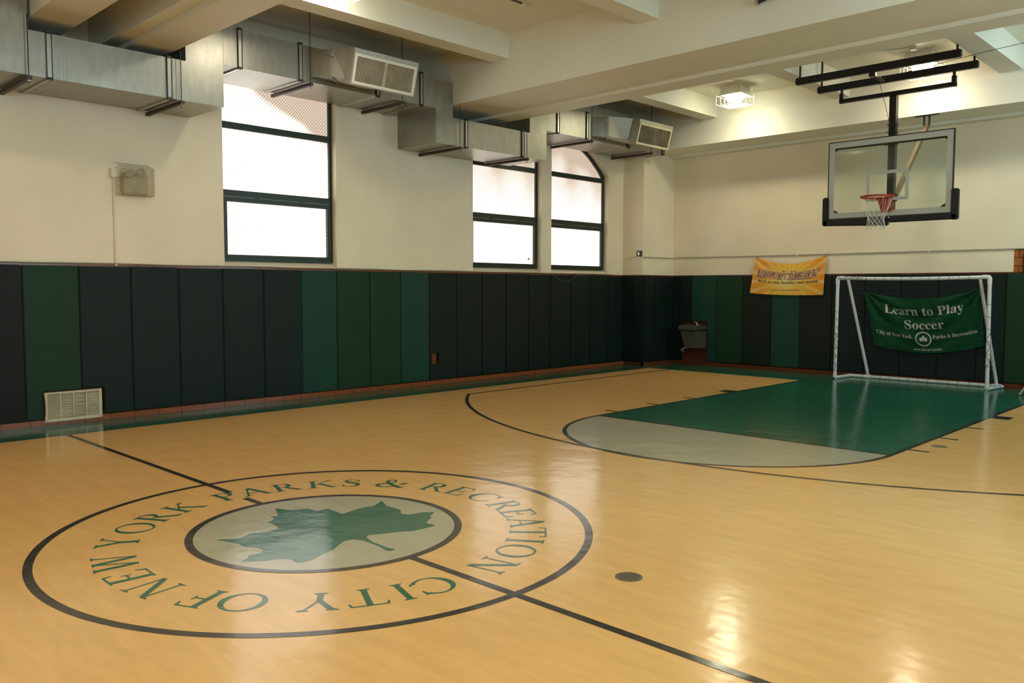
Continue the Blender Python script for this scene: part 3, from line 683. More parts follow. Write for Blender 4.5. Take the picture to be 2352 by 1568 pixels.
lamp(-3.03, 10.75, 'lit caged lamp in the far bay left of the hoop', (1.0, .97, .70), L_LAMP, [(-3.2, 8.2, ZC-.014), (-3.0, 9.6, ZC-.014), (-2.74, 10.85, ZC-.014)])
lamp(.16, 10.85, 'lit caged lamp in the far bay behind the hoop rails', (1.0, .87, .66), L_LAMP, [(-.5, 10.0, ZC-.014), (-.35, 10.2, ZC-.014), (-.1, 10.35, ZC-.014), (.16, 10.42, ZC-.014)])
lamp(-3.50, 2.50, 'lit caged lamp cut off by the top edge of the photo', (1.0, .90, .72), L_LAMP, [(-3.5, 1.4, ZC-.014), (-3.5, 1.9, ZC-.014), (-3.45, 2.2, ZC-.014)], 20.0)
for x_, lb_ in ((-3.5, 'nearest the windows'), (-.2, 'second from the windows'), (2.4, 'third from the windows'), (5.0, 'farthest from the windows')):  # unseen near-bay lamps, added to brighten the floor in front
    lamp(x_, -2.4, 'unseen lit caged lamp added in the near bay above the camera, '+lb_, (1.0, .86, .62), L_LAMP, [(x_, -3.6, ZC-.014), (x_, -3.0, ZC-.014), (x_, -2.72, ZC-.014)], 34.0 if x_ > 1 else 14.0)
lamp(2.55, 2.5, 'unseen cool white caged lamp added in the middle bay above the top edge of the photo', (.70, .93, 1.0), L_LAMP, [(2.55, 1.4, ZC-.014), (2.55, 1.9, ZC-.014), (2.55, 2.2, ZC-.014)], 26.0)  # unseen lamp, added to lift the wide beam and cool the joist faces
lamp(2.75, 10.6, 'cool white caged lamp in the far bay beyond the right edge of the photo', (.66, .92, 1.0), L_LAMP*1.5, [(2.75, 8.6, ZC-.014), (2.75, 9.6, ZC-.014), (2.75, 10.2, ZC-.014)], 25.0)
t = thing('ceiling_conduit', (-2.78, 4.94, ZC), 'thin conduit end with a round box on the ceiling, top middle of the photo', 'conduit')
MB().tube([(-2.77, 1.4, ZC-.012), (-2.79, 4.85, ZC-.012)], .011, 8).build('pipe', GREYP, t)
MB().box(-2.83, -2.74, 4.85, 5.0, ZC-.05, ZC).build('junction_box', CEIL, t)
t = thing('beam_pipe', (.13, 5.62, 4.85), 'short dark pipe end against the wide beam at the top edge', 'pipe')
MB().tube([(.12, 5.63, 4.845), (.55, 5.63, 4.93)], .022, 10).build('pipe', DKMET, t)
MB().tube([(.11, 5.63, 4.843), (.135, 5.63, 4.848)], .032, 10).build('end_cap', GALV2, t)
MB().box(.3, .33, 5.62, 5.68, 4.87, 4.90).build('bracket', DKMET, t)
# ------------------------------------------------------------------ emergency light on the window wall
t = thing('emergency_light', (-6.0, 1.1, 2.79), 'caged two-headed emergency light high on the white wall', 'emergency light')
MB().box(-5.999, -5.90, .97, 1.28, 2.81, 3.06).build('housing', CREAM, t, bevel=.01)
for y, x in ((1.03, -5.85), (1.17, -5.85)):
    hd = MB(); c = Vector((x, y, 3.08 if y > 1.1 else 3.05)); ax = Vector((1, -.4, -.25)).normalized()
    hd.tube([c-ax*.045, c-ax*.02, c, c+ax*.01], [.02, .045, .052, .053], 16); hd.build('lamp_head', CREAM, t, smooth=True)
    MB().tube([c+ax*.0105, c+ax*.013], .047, 16).build('reflector', pmat('lamp_reflector', (.55, .52, .46), .25, .6), t)
    MB().tube([c-ax*.04, Vector((-5.93, y, 3.02))], .012, 8).build('swivel', CREAM, t)
wg = MB(); r = .0022; X0, X1 = -5.998, -5.80
Y0, Y1, Z0, Z1_ = .91, 1.31, 2.79, 3.12
for i in range(15):
    z = Z0+(Z1_-Z0)*i/14; wg.tube([(X0, Y0, z), (X1, Y0, z), (X1, Y1, z), (X0, Y1+.03, z)], r, 4)
for i in range(19):
    y = Y0+(Y1-Y0)*i/18; wg.tube([(X0, y, Z0), (X1, y, Z0), (X1, y, Z1_), (X0, y-.0, Z1_+.07)], r, 4)
wg.build('wire_guard', pmat('guard_wire', (.30, .24, .15), .5, .4), t)
t = thing('wall_conduit', (-5.985, .885, 1.91), 'white conduit with a small box running down from the emergency light', 'conduit')
MB().tube([(-5.985, .885, 1.91), (-5.985, .885, 3.0)], .0125, 10).build('pipe', PLASTER, t)
MB().box(-5.999, -5.945, .845, .925, 3.0, 3.11).build('junction_box', PLASTER, t, bevel=.004)
# ------------------------------------------------------------------ wall vent
t = thing('wall_vent', (-5.925, 0, .048), 'bent cream metal vent grille low between the notched mats', 'wall vent')
def vx(y, z): return -5.912+.012*math.sin(z*9)*(1 if y < .2 else .3)
fr = MB()
def strip(y0, y1, z0, z1, n=8):
    for i in range(n):
        a = z0+(z1-z0)*i/n; b = z0+(z1-z0)*(i+1)/n
        sh = lambda z: .012*math.sin((z-.05)*9) if y0 < .05 else 0
        fr.hexa([(-5.922, y0+sh(a), a), (-5.910, y0+sh(a), a), (-5.910, y1, a), (-5.922, y1, a)], [(-5.922, y0+sh(b), b), (-5.910, y0+sh(b), b), (-5.910, y1, b), (-5.922, y1, b)])
strip(0, .035, .048, .40); strip(.61, .645, .048, .40, 2)
fr.box(-5.922, -5.909, .035, .61, .048, .082); fr.box(-5.922, -5.909, .035, .61, .375, .40)
for y in (.175, .32, .465): fr.box(-5.921, -5.905, y-.006, y+.006, .08, .38)
fr.build('frame', CREAM, t)
lv = MB()
for j in range(4):
    ya = .035+.1445*j+.004; yb = ya+.136
    for i in range(24):
        z = .085+i*.0122+random.uniform(-.001, .001)
        sg = random.uniform(-.003, .003) if j in (1, 2) else 0
        lv.hexa([(-5.924, ya, z), (-5.924, ya, z+.002), (-5.912, ya, z-.005), (-5.912, ya, z-.007)], [(-5.924, yb, z+sg), (-5.924, yb, z+.002+sg), (-5.912, yb, z-.005+sg), (-5.912, yb, z-.007+sg)])
lv.build('louvre', CREAM, t)
MB().box(-5.998, -5.930, .03, .62, .08, .38).build('duct_opening', HOLE, t)
for y in (.02, .62): MB().tube([(-5.911, y, .062), (-5.906, y, .062)], .006, 8).build('screw', DKMET, t)
# outlet in the mat hole
t = thing('electrical_outlet', (-6.0, 5.98, .44), 'double electrical outlet seen through the square hole in the mat', 'outlet')
MB().box(-5.999, -5.985, 5.93, 6.015, .40, .525).build('cover_plate', WHITEM, t)
for z in (.437, .488): MB().tube([(-5.986, 5.985, z), (-5.983, 5.985, z)], .016, 12).build('socket', HOLE, t)
# cable clips along the mat tops
t = thing('wall_cable', (-5.96, 9.0, 1.93), 'thin old cable along the top of the mats, drooping in a loop under the windows', 'cable')
pts = [(-5.975, -1.5+.5*i, 1.932+.004*math.sin(i*1.7)) for i in range(26)]
MB().tube(pts, .007, 6).build('cable', pmat('old_cable', (.22, .18, .12), .7, var=.3), t)
MB().tube([(-5.97, 9.02, 1.93), (-5.932, 9.06, 1.90), (-5.930, 9.25, 1.80), (-5.930, 9.40, 1.765), (-5.930, 9.58, 1.80), (-5.932, 9.78, 1.90), (-5.97, 9.83, 1.93)], .0035, 6).build('loose_loop', pmat('loop', (.16, .13, .07), .7), t)
t = thing('end_wall_conduit', (-5.4, 12.50, 2.31), 'thin conduit running along the end wall above the yellow banner', 'conduit')
MB().tube([(-5.45, 11.40, 2.30), (-5.455, 12.3, 2.298), (-5.44, 12.48, 2.30), (-5.35, 12.503, 2.31), (-3, 12.503, 2.30), (-.2, 12.503, 2.305), (XR, 12.503, 2.308)], .010, 8).build('pipe', pmat('conduit_paint', (.42, .38, .29), .5), t)
for x in (-2.6, -.18, 2.2): MB().box(x-.015, x+.015, 12.49, YF, 2.288, 2.325).build('clip', CEIL, t)
t = thing('pier_switch', (-5.545, 11.385, 2.29), 'open switch box with wiring on the front of the corner pier', 'switch box')
MB().box(-5.60, -5.50, 11.345, 11.389, 2.31, 2.43).build('box', DKMET, t)
MB().box(-5.57, -5.53, 11.34, 11.346, 2.34, 2.40).build('switch', GALV2, t)
MB().box(-5.60, -5.52, 11.35, 11.389, 2.27, 2.31).build('cover', WHITEM, t)
MB().tube([(-5.60, 11.38, 2.30), (-5.75, 11.383, 2.315), (-5.90, 11.383, 2.27), (-5.975, 11.38, 2.17), (-5.985, 11.30, 2.03), (-5.985, 11.15, 1.945)], .008, 8).build('wire', PLASTER, t)
# ------------------------------------------------------------------ drinking fountain
t = thing('water_fountain', (-4.75, 12.5, .38), 'wall-hung grey metal water fountain in the gap between the mats', 'water fountain')
b = MB(); b.box(-5.01, -4.57, 12.03, 12.505, .76, .86); b.build('basin', STEEL, t, bevel=.018)
b = MB(); b.lathe((-4.80, 12.22, .861), [(.145, 0), (.15, .004), (.14, .004), (.10, .001), (0, 0)], 28); b.build('bowl', STEEL, t, smooth=True)
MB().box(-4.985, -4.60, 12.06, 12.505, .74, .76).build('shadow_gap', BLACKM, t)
b = MB(); b.hexa([(-4.97, 12.07, .74), (-4.585, 12.07, .74), (-4.585, 12.505, .74), (-4.97, 12.505, .74)][::-1], [(-4.97+.09, 12.12, .38), (-4.585, 12.12, .38), (-4.585, 12.505, .38), (-4.97+.09, 12.505, .38)][::-1]); b.build('cabinet', GREYP, t)
b = MB(); b.box(-4.584, -4.578, 12.25, 12.48, .60, .74)
for k in range(6): b.box(-4.578, -4.572, 12.27, 12.46, .61+k*.02, .617+k*.02)
b.build('side_vent', GREYP, t)
MB().tube([(-4.70, 12.30, .86), (-4.70, 12.30, .90), (-4.71, 12.27, .935), (-4.73, 12.23, .925)], [.018, .016, .013, .010], 10).build('spout', CHROME, t, smooth=True)
MB().tube([(-4.93, 12.30, .86), (-4.93, 12.30, .875)], .022, 12).build('push_button', CHROME, t)
t2 = thing('drain_trap', (-5.12, 12.40, .30), 'small grey drain pipe end left under the water fountain', 'pipe')
MB().tube([(-5.02, 12.44, .36), (-5.08, 12.42, .35), (-5.13, 12.40, .32), (-5.14, 12.40, .28), (-5.08, 12.40, .27)], .028, 10).build('pipe', GALV2, t2, smooth=True)
# ------------------------------------------------------------------ text helper (built-in serif glyphs)
def mathbold(s, base=0x1D400):
    return ''.join(chr(base+ord(c)-65) if 'A' <= c <= 'Z' else chr(base+26+ord(c)-97) if 'a' <= c <= 'z' else c for c in s)
def text_mesh(body, size, offset=0.0):
    """2-D triangles of a line of text centred on (0,0)"""
    c = bpy.data.curves.new('t', 'FONT'); c.body = body; c.size = size; c.align_x = 'CENTER'; c.align_y = 'CENTER'; c.offset = offset; c.resolution_u = 4
    o = bpy.data.objects.new('t', c); COL.objects.link(o)
    dg = bpy.context.evaluated_depsgraph_get(); me = bpy.data.meshes.new_from_object(o.evaluated_get(dg))
    bm = bmesh.new(); bm.from_mesh(me); bmesh.ops.triangulate(bm, faces=bm.faces)
    for _ in range(2):
        le = [e for e in bm.edges if e.calc_length() > .05]
        if le: bmesh.ops.subdivide_edges(bm, edges=le, cuts=1)
        bmesh.ops.triangulate(bm, faces=bm.faces)
    vs = [tuple(v.co[:2]) for v in bm.verts]; bm.verts.index_update(); fs = [tuple(v.index for v in f.verts) for f in bm.faces]
    bm.free(); bpy.data.objects.remove(o); bpy.data.curves.remove(c); bpy.data.meshes.remove(me)
    return vs, fs
def place_text(mb, body, size, cx, cy, S, off, width=None, bend=None, lift=.003, shear=0):
    vs, fs = text_mesh(body, size, off)
    xs = [v[0] for v in vs]; w0 = max(xs)-min(xs); k = width/w0 if width else 1
    out = []
    for x, y in vs:
        x2 = x*k+shear*y; out.append(S(cx+x2, cy+y+(bend(x2) if bend else 0), lift))
    mb.add(out, fs)
# ------------------------------------------------------------------ yellow banner
# S(a,b,lift): a in metres across (0..w), b in metres up (0..h)
YBw, YBh = 1.50, .74
def SY(a, b, lift=0):
    u = a/YBw; v = b/YBh
    TLp, TRp, BLp, BRp = (-3.457, 2.272), (-2.0, 2.280), (-3.566, 1.549), (-2.031, 1.526)
    sag = 4*u*(1-u)
    sagt = (1-abs(2*u-1)**1.7)
    x = (1-v)*((1-u)*BLp[0]+u*BRp[0])+v*((1-u)*TLp[0]+u*TRp[0])
    z = (1-v)*((1-u)*BLp[1]+u*BRp[1])+v*((1-u)*TLp[1]+u*TRp[1])-.147*sagt*v**1.6-.022*sag*(1-v)
    # creases running down from the two top corners
    d1 = math.hypot(u*1.5, (1-v)*.74); a1 = math.atan2((1-v)*.74, u*1.5+1e-6)
    d2 = math.hypot((1-u)*1.5, (1-v)*.74); a2 = math.atan2((1-v)*.74, (1-u)*1.5+1e-6)
    cr = .014*math.sin(a1*7+.5)*math.exp(-d1*1.6)*min(1, d1*6)+.012*math.sin(a2*6)*math.exp(-d2*1.7)*min(1, d2*6)
    fold = .012*math.exp(-((v-.87-.0*u)/.08)**2)*sagt
    y = 12.435-cr+fold*.3-lift+(.05*v**4 if True else 0)*.8-.01*math.sin(u*PI)*(1-v)
    return (x, min(y, 12.49), z)
def sheet(S, w_, h_, nu, nv, name, m, par, th=.002):
    me_v = []; 
    for j in range(nv+1):
        for i in range(nu+1): me_v.append(S(w_*i/nu, h_*j/nv, 0))
    n = len(me_v); back = [(x, y+th, z) for x, y, z in me_v]
    fs = []; W1 = nu+1
    for j in range(nv):
        for i in range(nu):
            a = j*W1+i; fs.append((a, a+1, a+1+W1, a+W1)); fs.append((a+n, a+W1+n, a+1+W1+n, a+1+n))
    for i in range(nu): fs += [(i, i+n, i+1+n, i+1), (nv*W1+i, nv*W1+i+1, nv*W1+i+1+n, nv*W1+i+n)]
    for j in range(nv): fs += [(j*W1, (j+1)*W1, (j+1)*W1+n, j*W1+n), (j*W1+nu, j*W1+nu+n, (j+1)*W1+nu+n, (j+1)*W1+nu)]
    mb = MB(); mb.add(me_v+back, fs); o = mb.build(name, m, par, smooth=True)
    uvl = o.data.uv_layers.new(name='UVMap'); 
    for l in o.data.loops:
        vi = l.vertex_index % n; uvl.data[l.index].uv = ((vi % W1)/nu, (vi//W1)/nv)
    return o
m, nt, bs = new_mat('sunburst_banner'); L = nt.links.new
uv = N(nt, 'ShaderNodeUVMap'); uv.uv_map = 'UVMap'
sp = N(nt, 'ShaderNodeSeparateXYZ'); L(uv.outputs[0], sp.inputs[0])
def mth(op, a, b=None, c=None):
    n = N(nt, 'ShaderNodeMath', operation=op)
    for i, q in enumerate((a, b, c)):
        if q is None: continue
        if isinstance(q, (int, float)): n.inputs[i].default_value = q
        else: L(q, n.inputs[i])
    return n.outputs[0]
du = mth('MULTIPLY', mth('SUBTRACT', sp.outputs[0], .5), 1.9); dv = mth('SUBTRACT', sp.outputs[1], .46)
ang = mth('ARCTAN2', dv, du); rad = mth('SQRT', mth('ADD', mth('MULTIPLY', du, du), mth('MULTIPLY', dv, dv)))
ray = mth('POWER', mth('ABSOLUTE', mth('SINE', mth('MULTIPLY', ang, 11.0))), 6.0)
r1 = N(nt, 'ShaderNodeValToRGB'); L(rad, r1.inputs[0])
e = r1.color_ramp.elements; e[0].position = .02; e[0].color = (.80, .66, .30, 1); e[1].position = .85; e[1].color = (.78, .30, .008, 1)
e2 = r1.color_ramp.elements.new(.38); e2.color = (.78, .46, .035, 1)
mix = N(nt, 'ShaderNodeMix'); mix.data_type = 'RGBA'; L(mth('MULTIPLY', ray, mth('ADD', mth('MULTIPLY', rad, .4), .25)), mix.inputs[0])
L(r1.outputs[0], mix.inputs[6]); mix.inputs[7].default_value = (.80, .60, .25, 1); L(mix.outputs[2], bs.inputs['Base Color'])
bs.inputs['Roughness'].default_value = .35
BANNER_Y = m
t = thing('yellow_banner', (-2.78, 12.45, 1.5), 'orange and yellow sunburst banner sagging between two top corners on the end wall', 'banner')
sheet(SY, YBw, YBh, 60, 30, 'sheet', BANNER_Y, t)
navy = pmat('navy_ink', (.03, .045, .16), .5); pink = pmat('pale_orange_ink', (.75, .42, .26), .5); org = pmat('orange_ink', (.55, .22, .03), .5); ink = pmat('black_ink', (.03, .02, .012), .5); wht = pmat('white_ink', (.50, .47, .39), .6)
bend = lambda x: .03*(abs(x)/.6)**2*.7
mb = MB(); place_text(mb, mathbold('MIGHTY MILERS', 0x1D468), .20, .75, .405, SY, .018, 1.30, bend, .003); mb.build('title_outline', navy, t)
mb = MB(); place_text(mb, mathbold('MIGHTY MILERS', 0x1D468), .20, .75, .405, SY, .006, 1.255, bend, .005); mb.build('title_lettering', pink, t)
mb = MB(); place_text(mb, mathbold('MIGHTY MILERS', 0x1D468), .20, .75, .405, SY, -.003, 1.235, bend, .007); mb.build('title_fill', org, t)
mb = MB(); place_text(mb, mathbold('RUN to stay healthy and strong'), .082, .755, .262, SY, 0, 1.24, lambda x: .012*(abs(x)/.6)**2, .004)
mb.build('lettering', ink, t); mb = MB()
place_text(mb, mathbold('NY'), .055, .655, .535, SY, 0, None, None, .004, .3); place_text(mb, mathbold('Road', 0x1D468), .035, .86, .53, SY, 0, .13, None, .004)
mb.build('lettering', ink, t); mb = MB()
place_text(mb, 'ROADRUNNERS FOUNDATION, INC.', .034, .755, .098, SY, 0, .62, None, .004); mb.build('lettering', ink, t)
mb = MB(); q = [SY(.75+dx, .515+dy, .004) for dx, dy in ((-.006, 0), (.006, 0), (.008, .03), (0, .055), (-.008, .03))]; mb.add(q, [(0, 1, 2, 3, 4)]); mb.build('torch_mark', org, t)
for a, b_ in ((.025, .72), (1.475, .72), (.02, .025), (1.48, .025)):
    q = Vector(SY(a, b_, .003)); MB().tube([q, q-Vector((0, .004, 0))], [.012, .012], 12).build('grommet', STEEL, t)
for a, sgn in ((.025, -1), (1.475, 1)):
    q = Vector(SY(a, .72, .002)); MB().tube([q, q+Vector((sgn*.01, .03, .03)), Vector((q.x+sgn*.03, 12.50, 2.305))], .003, 5).build('tie', HOLE, t)
# ------------------------------------------------------------------ green banner behind the goal
GBw, GBh = 1.90, 1.00
def SG(a, b, lift=0):
    u = a/GBw; v = b/GBh
    TLp, TRp, BLp, BRp = (-1.248, 1.602), (.705, 1.655), (-1.04, .62), (.775, .69)
    sagt = 1-abs(2*u-1)**1.8; sag = 4*u*(1-u)
    x = (1-v)*((1-u)*BLp[0]+u*BRp[0])+v*((1-u)*TLp[0]+u*TRp[0])
    z = (1-v)*((1-u)*BLp[1]+u*BRp[1])+v*((1-u)*TLp[1]+u*TRp[1])-.165*sagt*v**1.1-.14*sag*(1-v)
    z -= .035*math.sin(u*2*PI*.5)*0
    d1 = math.hypot(u*1.9, (1-v)); a1 = math.atan2((1-v), u*1.9+1e-6)
    d2 = math.hypot((1-u)*1.9, (1-v)); a2 = math.atan2((1-v), (1-u)*1.9+1e-6)
    cr = .026*math.sin(a1*10)*min(1, d1*4)*math.exp(-d1*.9)+.032*math.sin(a2*13)*min(1, d2*4)*math.exp(-d2*.8)
    cr += .010*math.sin((v+.35*sagt)*24)*sagt
    return (x, min(12.405-cr, 12.45)-lift, z)
t = thing('green_banner', (-.25, 12.43, .5), 'green cloth banner with white lettering and leaf badge hung behind the goal', 'banner')
sheet(SG, GBw, GBh, 90, 50, 'sheet', pmat('green_cloth', (.001, .048, .014), .8, spec=.2, var=.12, vscale=4), t)
for tx, sz, cx_, cy_, wd in (('Learn to Play', .235, .97, .755, 1.30), ('Soccer', .225, .955, .50, .66), ('City of New York', .095, .42, .285, .64),
                            ('Parks & Recreation', .095, 1.445, .285, .72), ('www.nyc.gov/parks', .058, .985, .062, .48)):
    mb = MB(); place_text(mb, mathbold(tx), sz, cx_, cy_, SG, 0, wd, None, .004); mb.build('lettering', wht, t)
mb = MB(); cx_, cy_ = .93, .255
for q in ring((cx_, cy_), .112, .135, 0, 2*PI, 48): mb.add([SG(x, y, .004) for x, y in q], [(0, 1, 2, 3)])
lf = [(cx_+y*.098, cy_-x*.098) for x, y in LEAF]; tri = tessellate_polygon([[Vector((x, y, 0)) for x, y in lf]]); mb.add([SG(x, y, .004) for x, y in lf], [tuple(q) for q in tri])
mb.build('leaf_badge', wht, t)
# ------------------------------------------------------------------ soccer goal
t = thing('soccer_goal', (-.25, 12.1, 0), 'small white pipe soccer goal with blue net against the end wall', 'soccer goal')
R_ = .030; yf, yb = 11.81, 12.375; xl, xr = -1.50, .975; zt = 1.835
def pipe(pts, name, r=R_): return MB().tube(pts, r, 14).build(name, PVC, t, smooth=True)
pipe([(xl, yf, R_), (xl+.01, yf, zt)], 'post'); pipe([(xr+.02, yf, R_), (xr, yf, zt)], 'post')
pipe([(xl, yf, zt)]+[(xl+(xr-xl)*k/12, yf, zt-.02*math.sin(PI*k/12)) for k in range(1, 12)]+[(xr, yf, zt)], 'crossbar')
pipe([(xl+.02, yf, R_), (xl+.05, yb, R_)], 'side_bar'); pipe([(xr+.02, yf, R_), (xr+.10, yb, R_)], 'side_bar'); pipe([(xl+.05, yb, R_), (xr+.10, yb, R_)], 'ground_bar')
pipe([(-1.31, yf+.01, zt-.02), (-1.12, yb, .05)], 'brace', .027); pipe([(.83, yf+.01, zt-.01), (.99, yb, .05)], 'brace', .027)
for p, q, r2 in (((xl+.01, yf, zt-.11), (xl+.01, yf, zt), 0), ((xr, yf, zt-.11), (xr, yf, zt), 0)):
    s = 1 if p[0] < 0 else -1
    MB().tube([p, (p[0], yf, zt-.02), (p[0]+s*.012, yf, zt-.004), (p[0]+s*.03, yf, zt), (p[0]+s*.11, yf, zt)], .036, 14).build('elbow', PVC, t, smooth=True)
for x in (xl, xr+.02): MB().tube([(x, yf, .10), (x, yf, .034), ], .036, 14).build('elbow', PVC, t, smooth=True)
for x in (-1.12, .99): MB().tube([(x-.06, yb, R_), (x+.06, yb, R_)], .036, 14).build('tee', PVC, t, smooth=True)
net = MB(); nr = .0015
nx, nz = 26, 20
def NP(u, v):        # back net, from the crossbar slack down to the ground bar
    x = xl+.02+(xr-xl)*u; z = zt*(1-v)+.03*v; y = yf+(yb-yf)*(v**.45)*.97+.03*math.sin(u*PI)*math.sin(v*PI)
    return (x+.01*math.sin(v*20+u*6), min(y, 12.36), z-.03*math.sin(u*PI*3)*math.sin(v*PI))
for i in range(nx+1): net.tube([NP(i/nx, k/12) for k in range(13)], nr, 3, caps=False)
for j in range(1, nz): net.tube([NP(k/14, j/nz) for k in range(15)], nr, 3, caps=False)
for sx in (0, 1):
    for j in range(1, nz):
        v = j/nz; a = NP(sx, v); x = (xl if sx == 0 else xr); net.tube([(x, yf+.02, a[2]), ((x+a[0])/2, (yf+a[1])/2, a[2]-.03), a], nr, 3, caps=False)
    for j in range(1, 6):
        v0 = j/6
        pts = []
        for k in range(9):
            a = NP(sx, max(.02, k/8)); x = (xl if sx == 0 else xr); pts.append((x*(1-v0)+a[0]*v0, (yf+.02)*(1-v0)+a[1]*v0, a[2]))
        net.tube(pts, nr, 3, caps=False)
net.build('net', BLUE, t)['kind'] = 'stuff'
lc = MB()      # lacing round the pipes
def lace(p, q, n, tw=.036):
    p = Vector(p); q = Vector(q); d = (q-p).normalized(); u = Vector((0, 1, 0)) if abs(d.y) < .9 else Vector((0, 0, 1)); v = d.cross(u).normalized(); u = v.cross(d)
    for k in range(n):
        c = p+(q-p)*(k+.5)/n; lc.tube([c+tw*(math.cos(a)*u+math.sin(a)*v)+d*.012*math.sin(a) for a in [2*PI*i/10 for i in range(10)]], .0028, 4, closed=True)
lace((-1.2, yf, zt-.008), (.75, yf, zt-.008), 13, .034); lace((xl, yf, .1), (xl+.01, yf, 1.3), 9, .034); lace((xr+.02, yf, .3), (xr, yf, 1.5), 6, .034)
lace((xl+.2, yb, R_), (xr, yb, R_), 14, .034); lace((xr+.03, yf+.1, R_), (xr+.09, yb-.1, R_), 4, .034)
zz = MB(); 
zz.tube([(xl+.02+.035*k, yf-.035, zt+(.028 if k % 2 else -.02)) for k in range(14)], .004, 5); zz.tube([(xl+(.035 if k % 2 else -.033), yf-.03, .15+.09*k) for k in range(9)], .004, 5)
zz.tube([(xr+.02+(.035 if k % 2 else -.033), yf-.03, .35+.12*k) for k in range(6)], .004, 5)
lc.add(zz.v, zz.f); lc.build('lacing', BLUE, t)['kind'] = 'stuff'
# ------------------------------------------------------------------ stand leg at the right edge
t = thing('folding_stand', (1.6, 11.4, 0), 'pale pipe leg of a stand just showing at the right edge of the floor', 'stand')
MB().tube([(1.53, 11.50, .02), (1.80, 11.30, .42), (1.95, 11.19, .64)], .014, 10).build('leg', PVC, t); MB().tube([(2.37, 11.50, .02), (1.95, 11.19, .64)], .014, 10).build('leg', PVC, t)
MB().tube([(1.94, 10.8, .64), (1.95, 11.19, .64), (1.96, 11.6, .64)], .016, 10).build('top_bar', PVC, t)
t = thing('brick_wall_panel', (1.28, 12.5, 1.91), 'black upright panel edge against the orange brick at the right edge', 'panel')
MB().box(1.285, 2.1, 12.47, 12.515, 1.915, 2.22).build('panel', BLACKM, t)
# ------------------------------------------------------------------ basketball hoop
t = thing('basketball_hoop', (0, 10.2, 5.33), 'ceiling-hung basketball hoop with glass backboard over the end of the court', 'basketball hoop')
gm = bpy.data.materials.new('backboard_glass'); gm.use_nodes = True; nt = gm.node_tree; nt.nodes.remove(nt.nodes['Principled BSDF'])
tr = N(nt, 'ShaderNodeBsdfTransparent'); tr.inputs[0].default_value = (.86, .91, .89, 1); gl = N(nt, 'ShaderNodeBsdfGlossy', Roughness=.02); fz = N(nt, 'ShaderNodeFresnel', IOR=1.5); ms = N(nt, 'ShaderNodeMixShader')
nt.links.new(fz.outputs[0], ms.inputs[0]); nt.links.new(tr.outputs[0], ms.inputs[1]); nt.links.new(gl.outputs[0], ms.inputs[2]); nt.links.new(ms.outputs[0], nt.nodes['Material Output'].inputs[0])
bx0, bx1, bz0, bz1, by = -.93, .92, 2.74, 3.955, 10.0
bd = MB().box(bx0+.012, bx1-.012, by+.008, by+.018, bz0+.012, bz1-.012).build('backboard', gm, t)
fr = MB(); fw = .014
fr.box(bx0, bx0+fw, by, by+.045, bz0, bz1); fr.box(bx1-fw, bx1, by, by+.045, bz0, bz1); fr.box(bx0+fw, bx1-fw, by, by+.045, bz0, bz0+fw); fr.box(bx0+fw, bx1-fw, by, by+.045, bz1-fw, bz1)
fr.build('backboard_frame', DKMET, bd)
bw = .085
pb = MB(); y0, y1 = by+.004, by+.0075
def frame2(mb, x0, x1, z0, z1, w_): mb.box(x0, x0+w_, y0, y1, z0, z1); mb.box(x1-w_, x1, y0, y1, z0, z1); mb.box(x0+w_, x1-w_, y0, y1, z0, z0+w_); mb.box(x0+w_, x1-w_, y0, y1, z1-w_, z1)
frame2(pb, bx0+fw, bx1-fw, bz0+fw, bz1-fw, bw); pb.build('white_border', WPAINT, bd)
pb = MB(); frame2(pb, -.322, .302, 2.985, 3.442, .05); pb.build('target_square', WPAINT, bd)
gs = MB()
for sx, ex in ((1, bx0+fw+bw), (-1, bx1-fw-bw)):
    for sz, ez in ((1, bz0+fw+bw), (-1, bz1-fw-bw)): gs.prism([(ex, ez), (ex+sx*.085, ez), (ex, ez+sz*.055)], by+.02, by+.03, 1)
gs.box(bx0+.1, bx1-.1, by+.03, by+.06, bz1-fw-bw-.022, bz1-fw-bw+.004); gs.build('rear_rail', BLACKM, bd)
pd = MB(); pd.box(-1.0, -.905, 9.965, 10.06, 2.645, 3.09); pd.build('edge_padding', PAD, t, bevel=.015)
pd = MB(); pd.box(.905, 1.0, 9.965, 10.06, 2.645, 3.09); pd.build('edge_padding', PAD, t, bevel=.015)
pd = MB(); pd.hexa([(-.99, 9.965, 2.645), (-.99, 10.06, 2.645), (-.99, 10.06, 2.735), (-.99, 9.965, 2.735)], [(.02, 9.965, 2.605), (.02, 10.06, 2.605), (.02, 10.06, 2.735), (.02, 9.965, 2.735)]); pd.build('edge_padding', PAD, t, bevel=.015)
pd = MB(); pd.box(.03, .99, 9.965, 10.06, 2.65, 2.735); pd.build('edge_padding', PAD, t, bevel=.015)
RC = Vector((-.005, 9.605, 3.015)); RR = .2286
rim = MB(); rim.tube([(RC.x+RR*math.cos(a), RC.y+RR*math.sin(a), RC.z) for a in [2*PI*i/48 for i in range(48)]], .0095, 10, closed=True)
rim.tube([(RC.x+(RR-.004)*math.cos(a), RC.y+(RR-.004)*math.sin(a), RC.z-.016) for a in [2*PI*i/48 for i in range(48)]], .006, 8, closed=True)
rim = rim.build('rim', ORANGE, t, smooth=True)
hk = MB()
for i in range(12):
    a = 2*PI*(i+.5)/12; c = Vector((RC.x+RR*math.cos(a), RC.y+RR*math.sin(a), RC.z-.012)); tg = Vector((-math.sin(a), math.cos(a), 0))
    hk.tube([c-tg*.02, c-tg*.012+Vector((0, 0, -.012)), c+tg*.012+Vector((0, 0, -.012)), c+tg*.02], .003, 5)
hk.build('net_hook', ORANGE, rim)
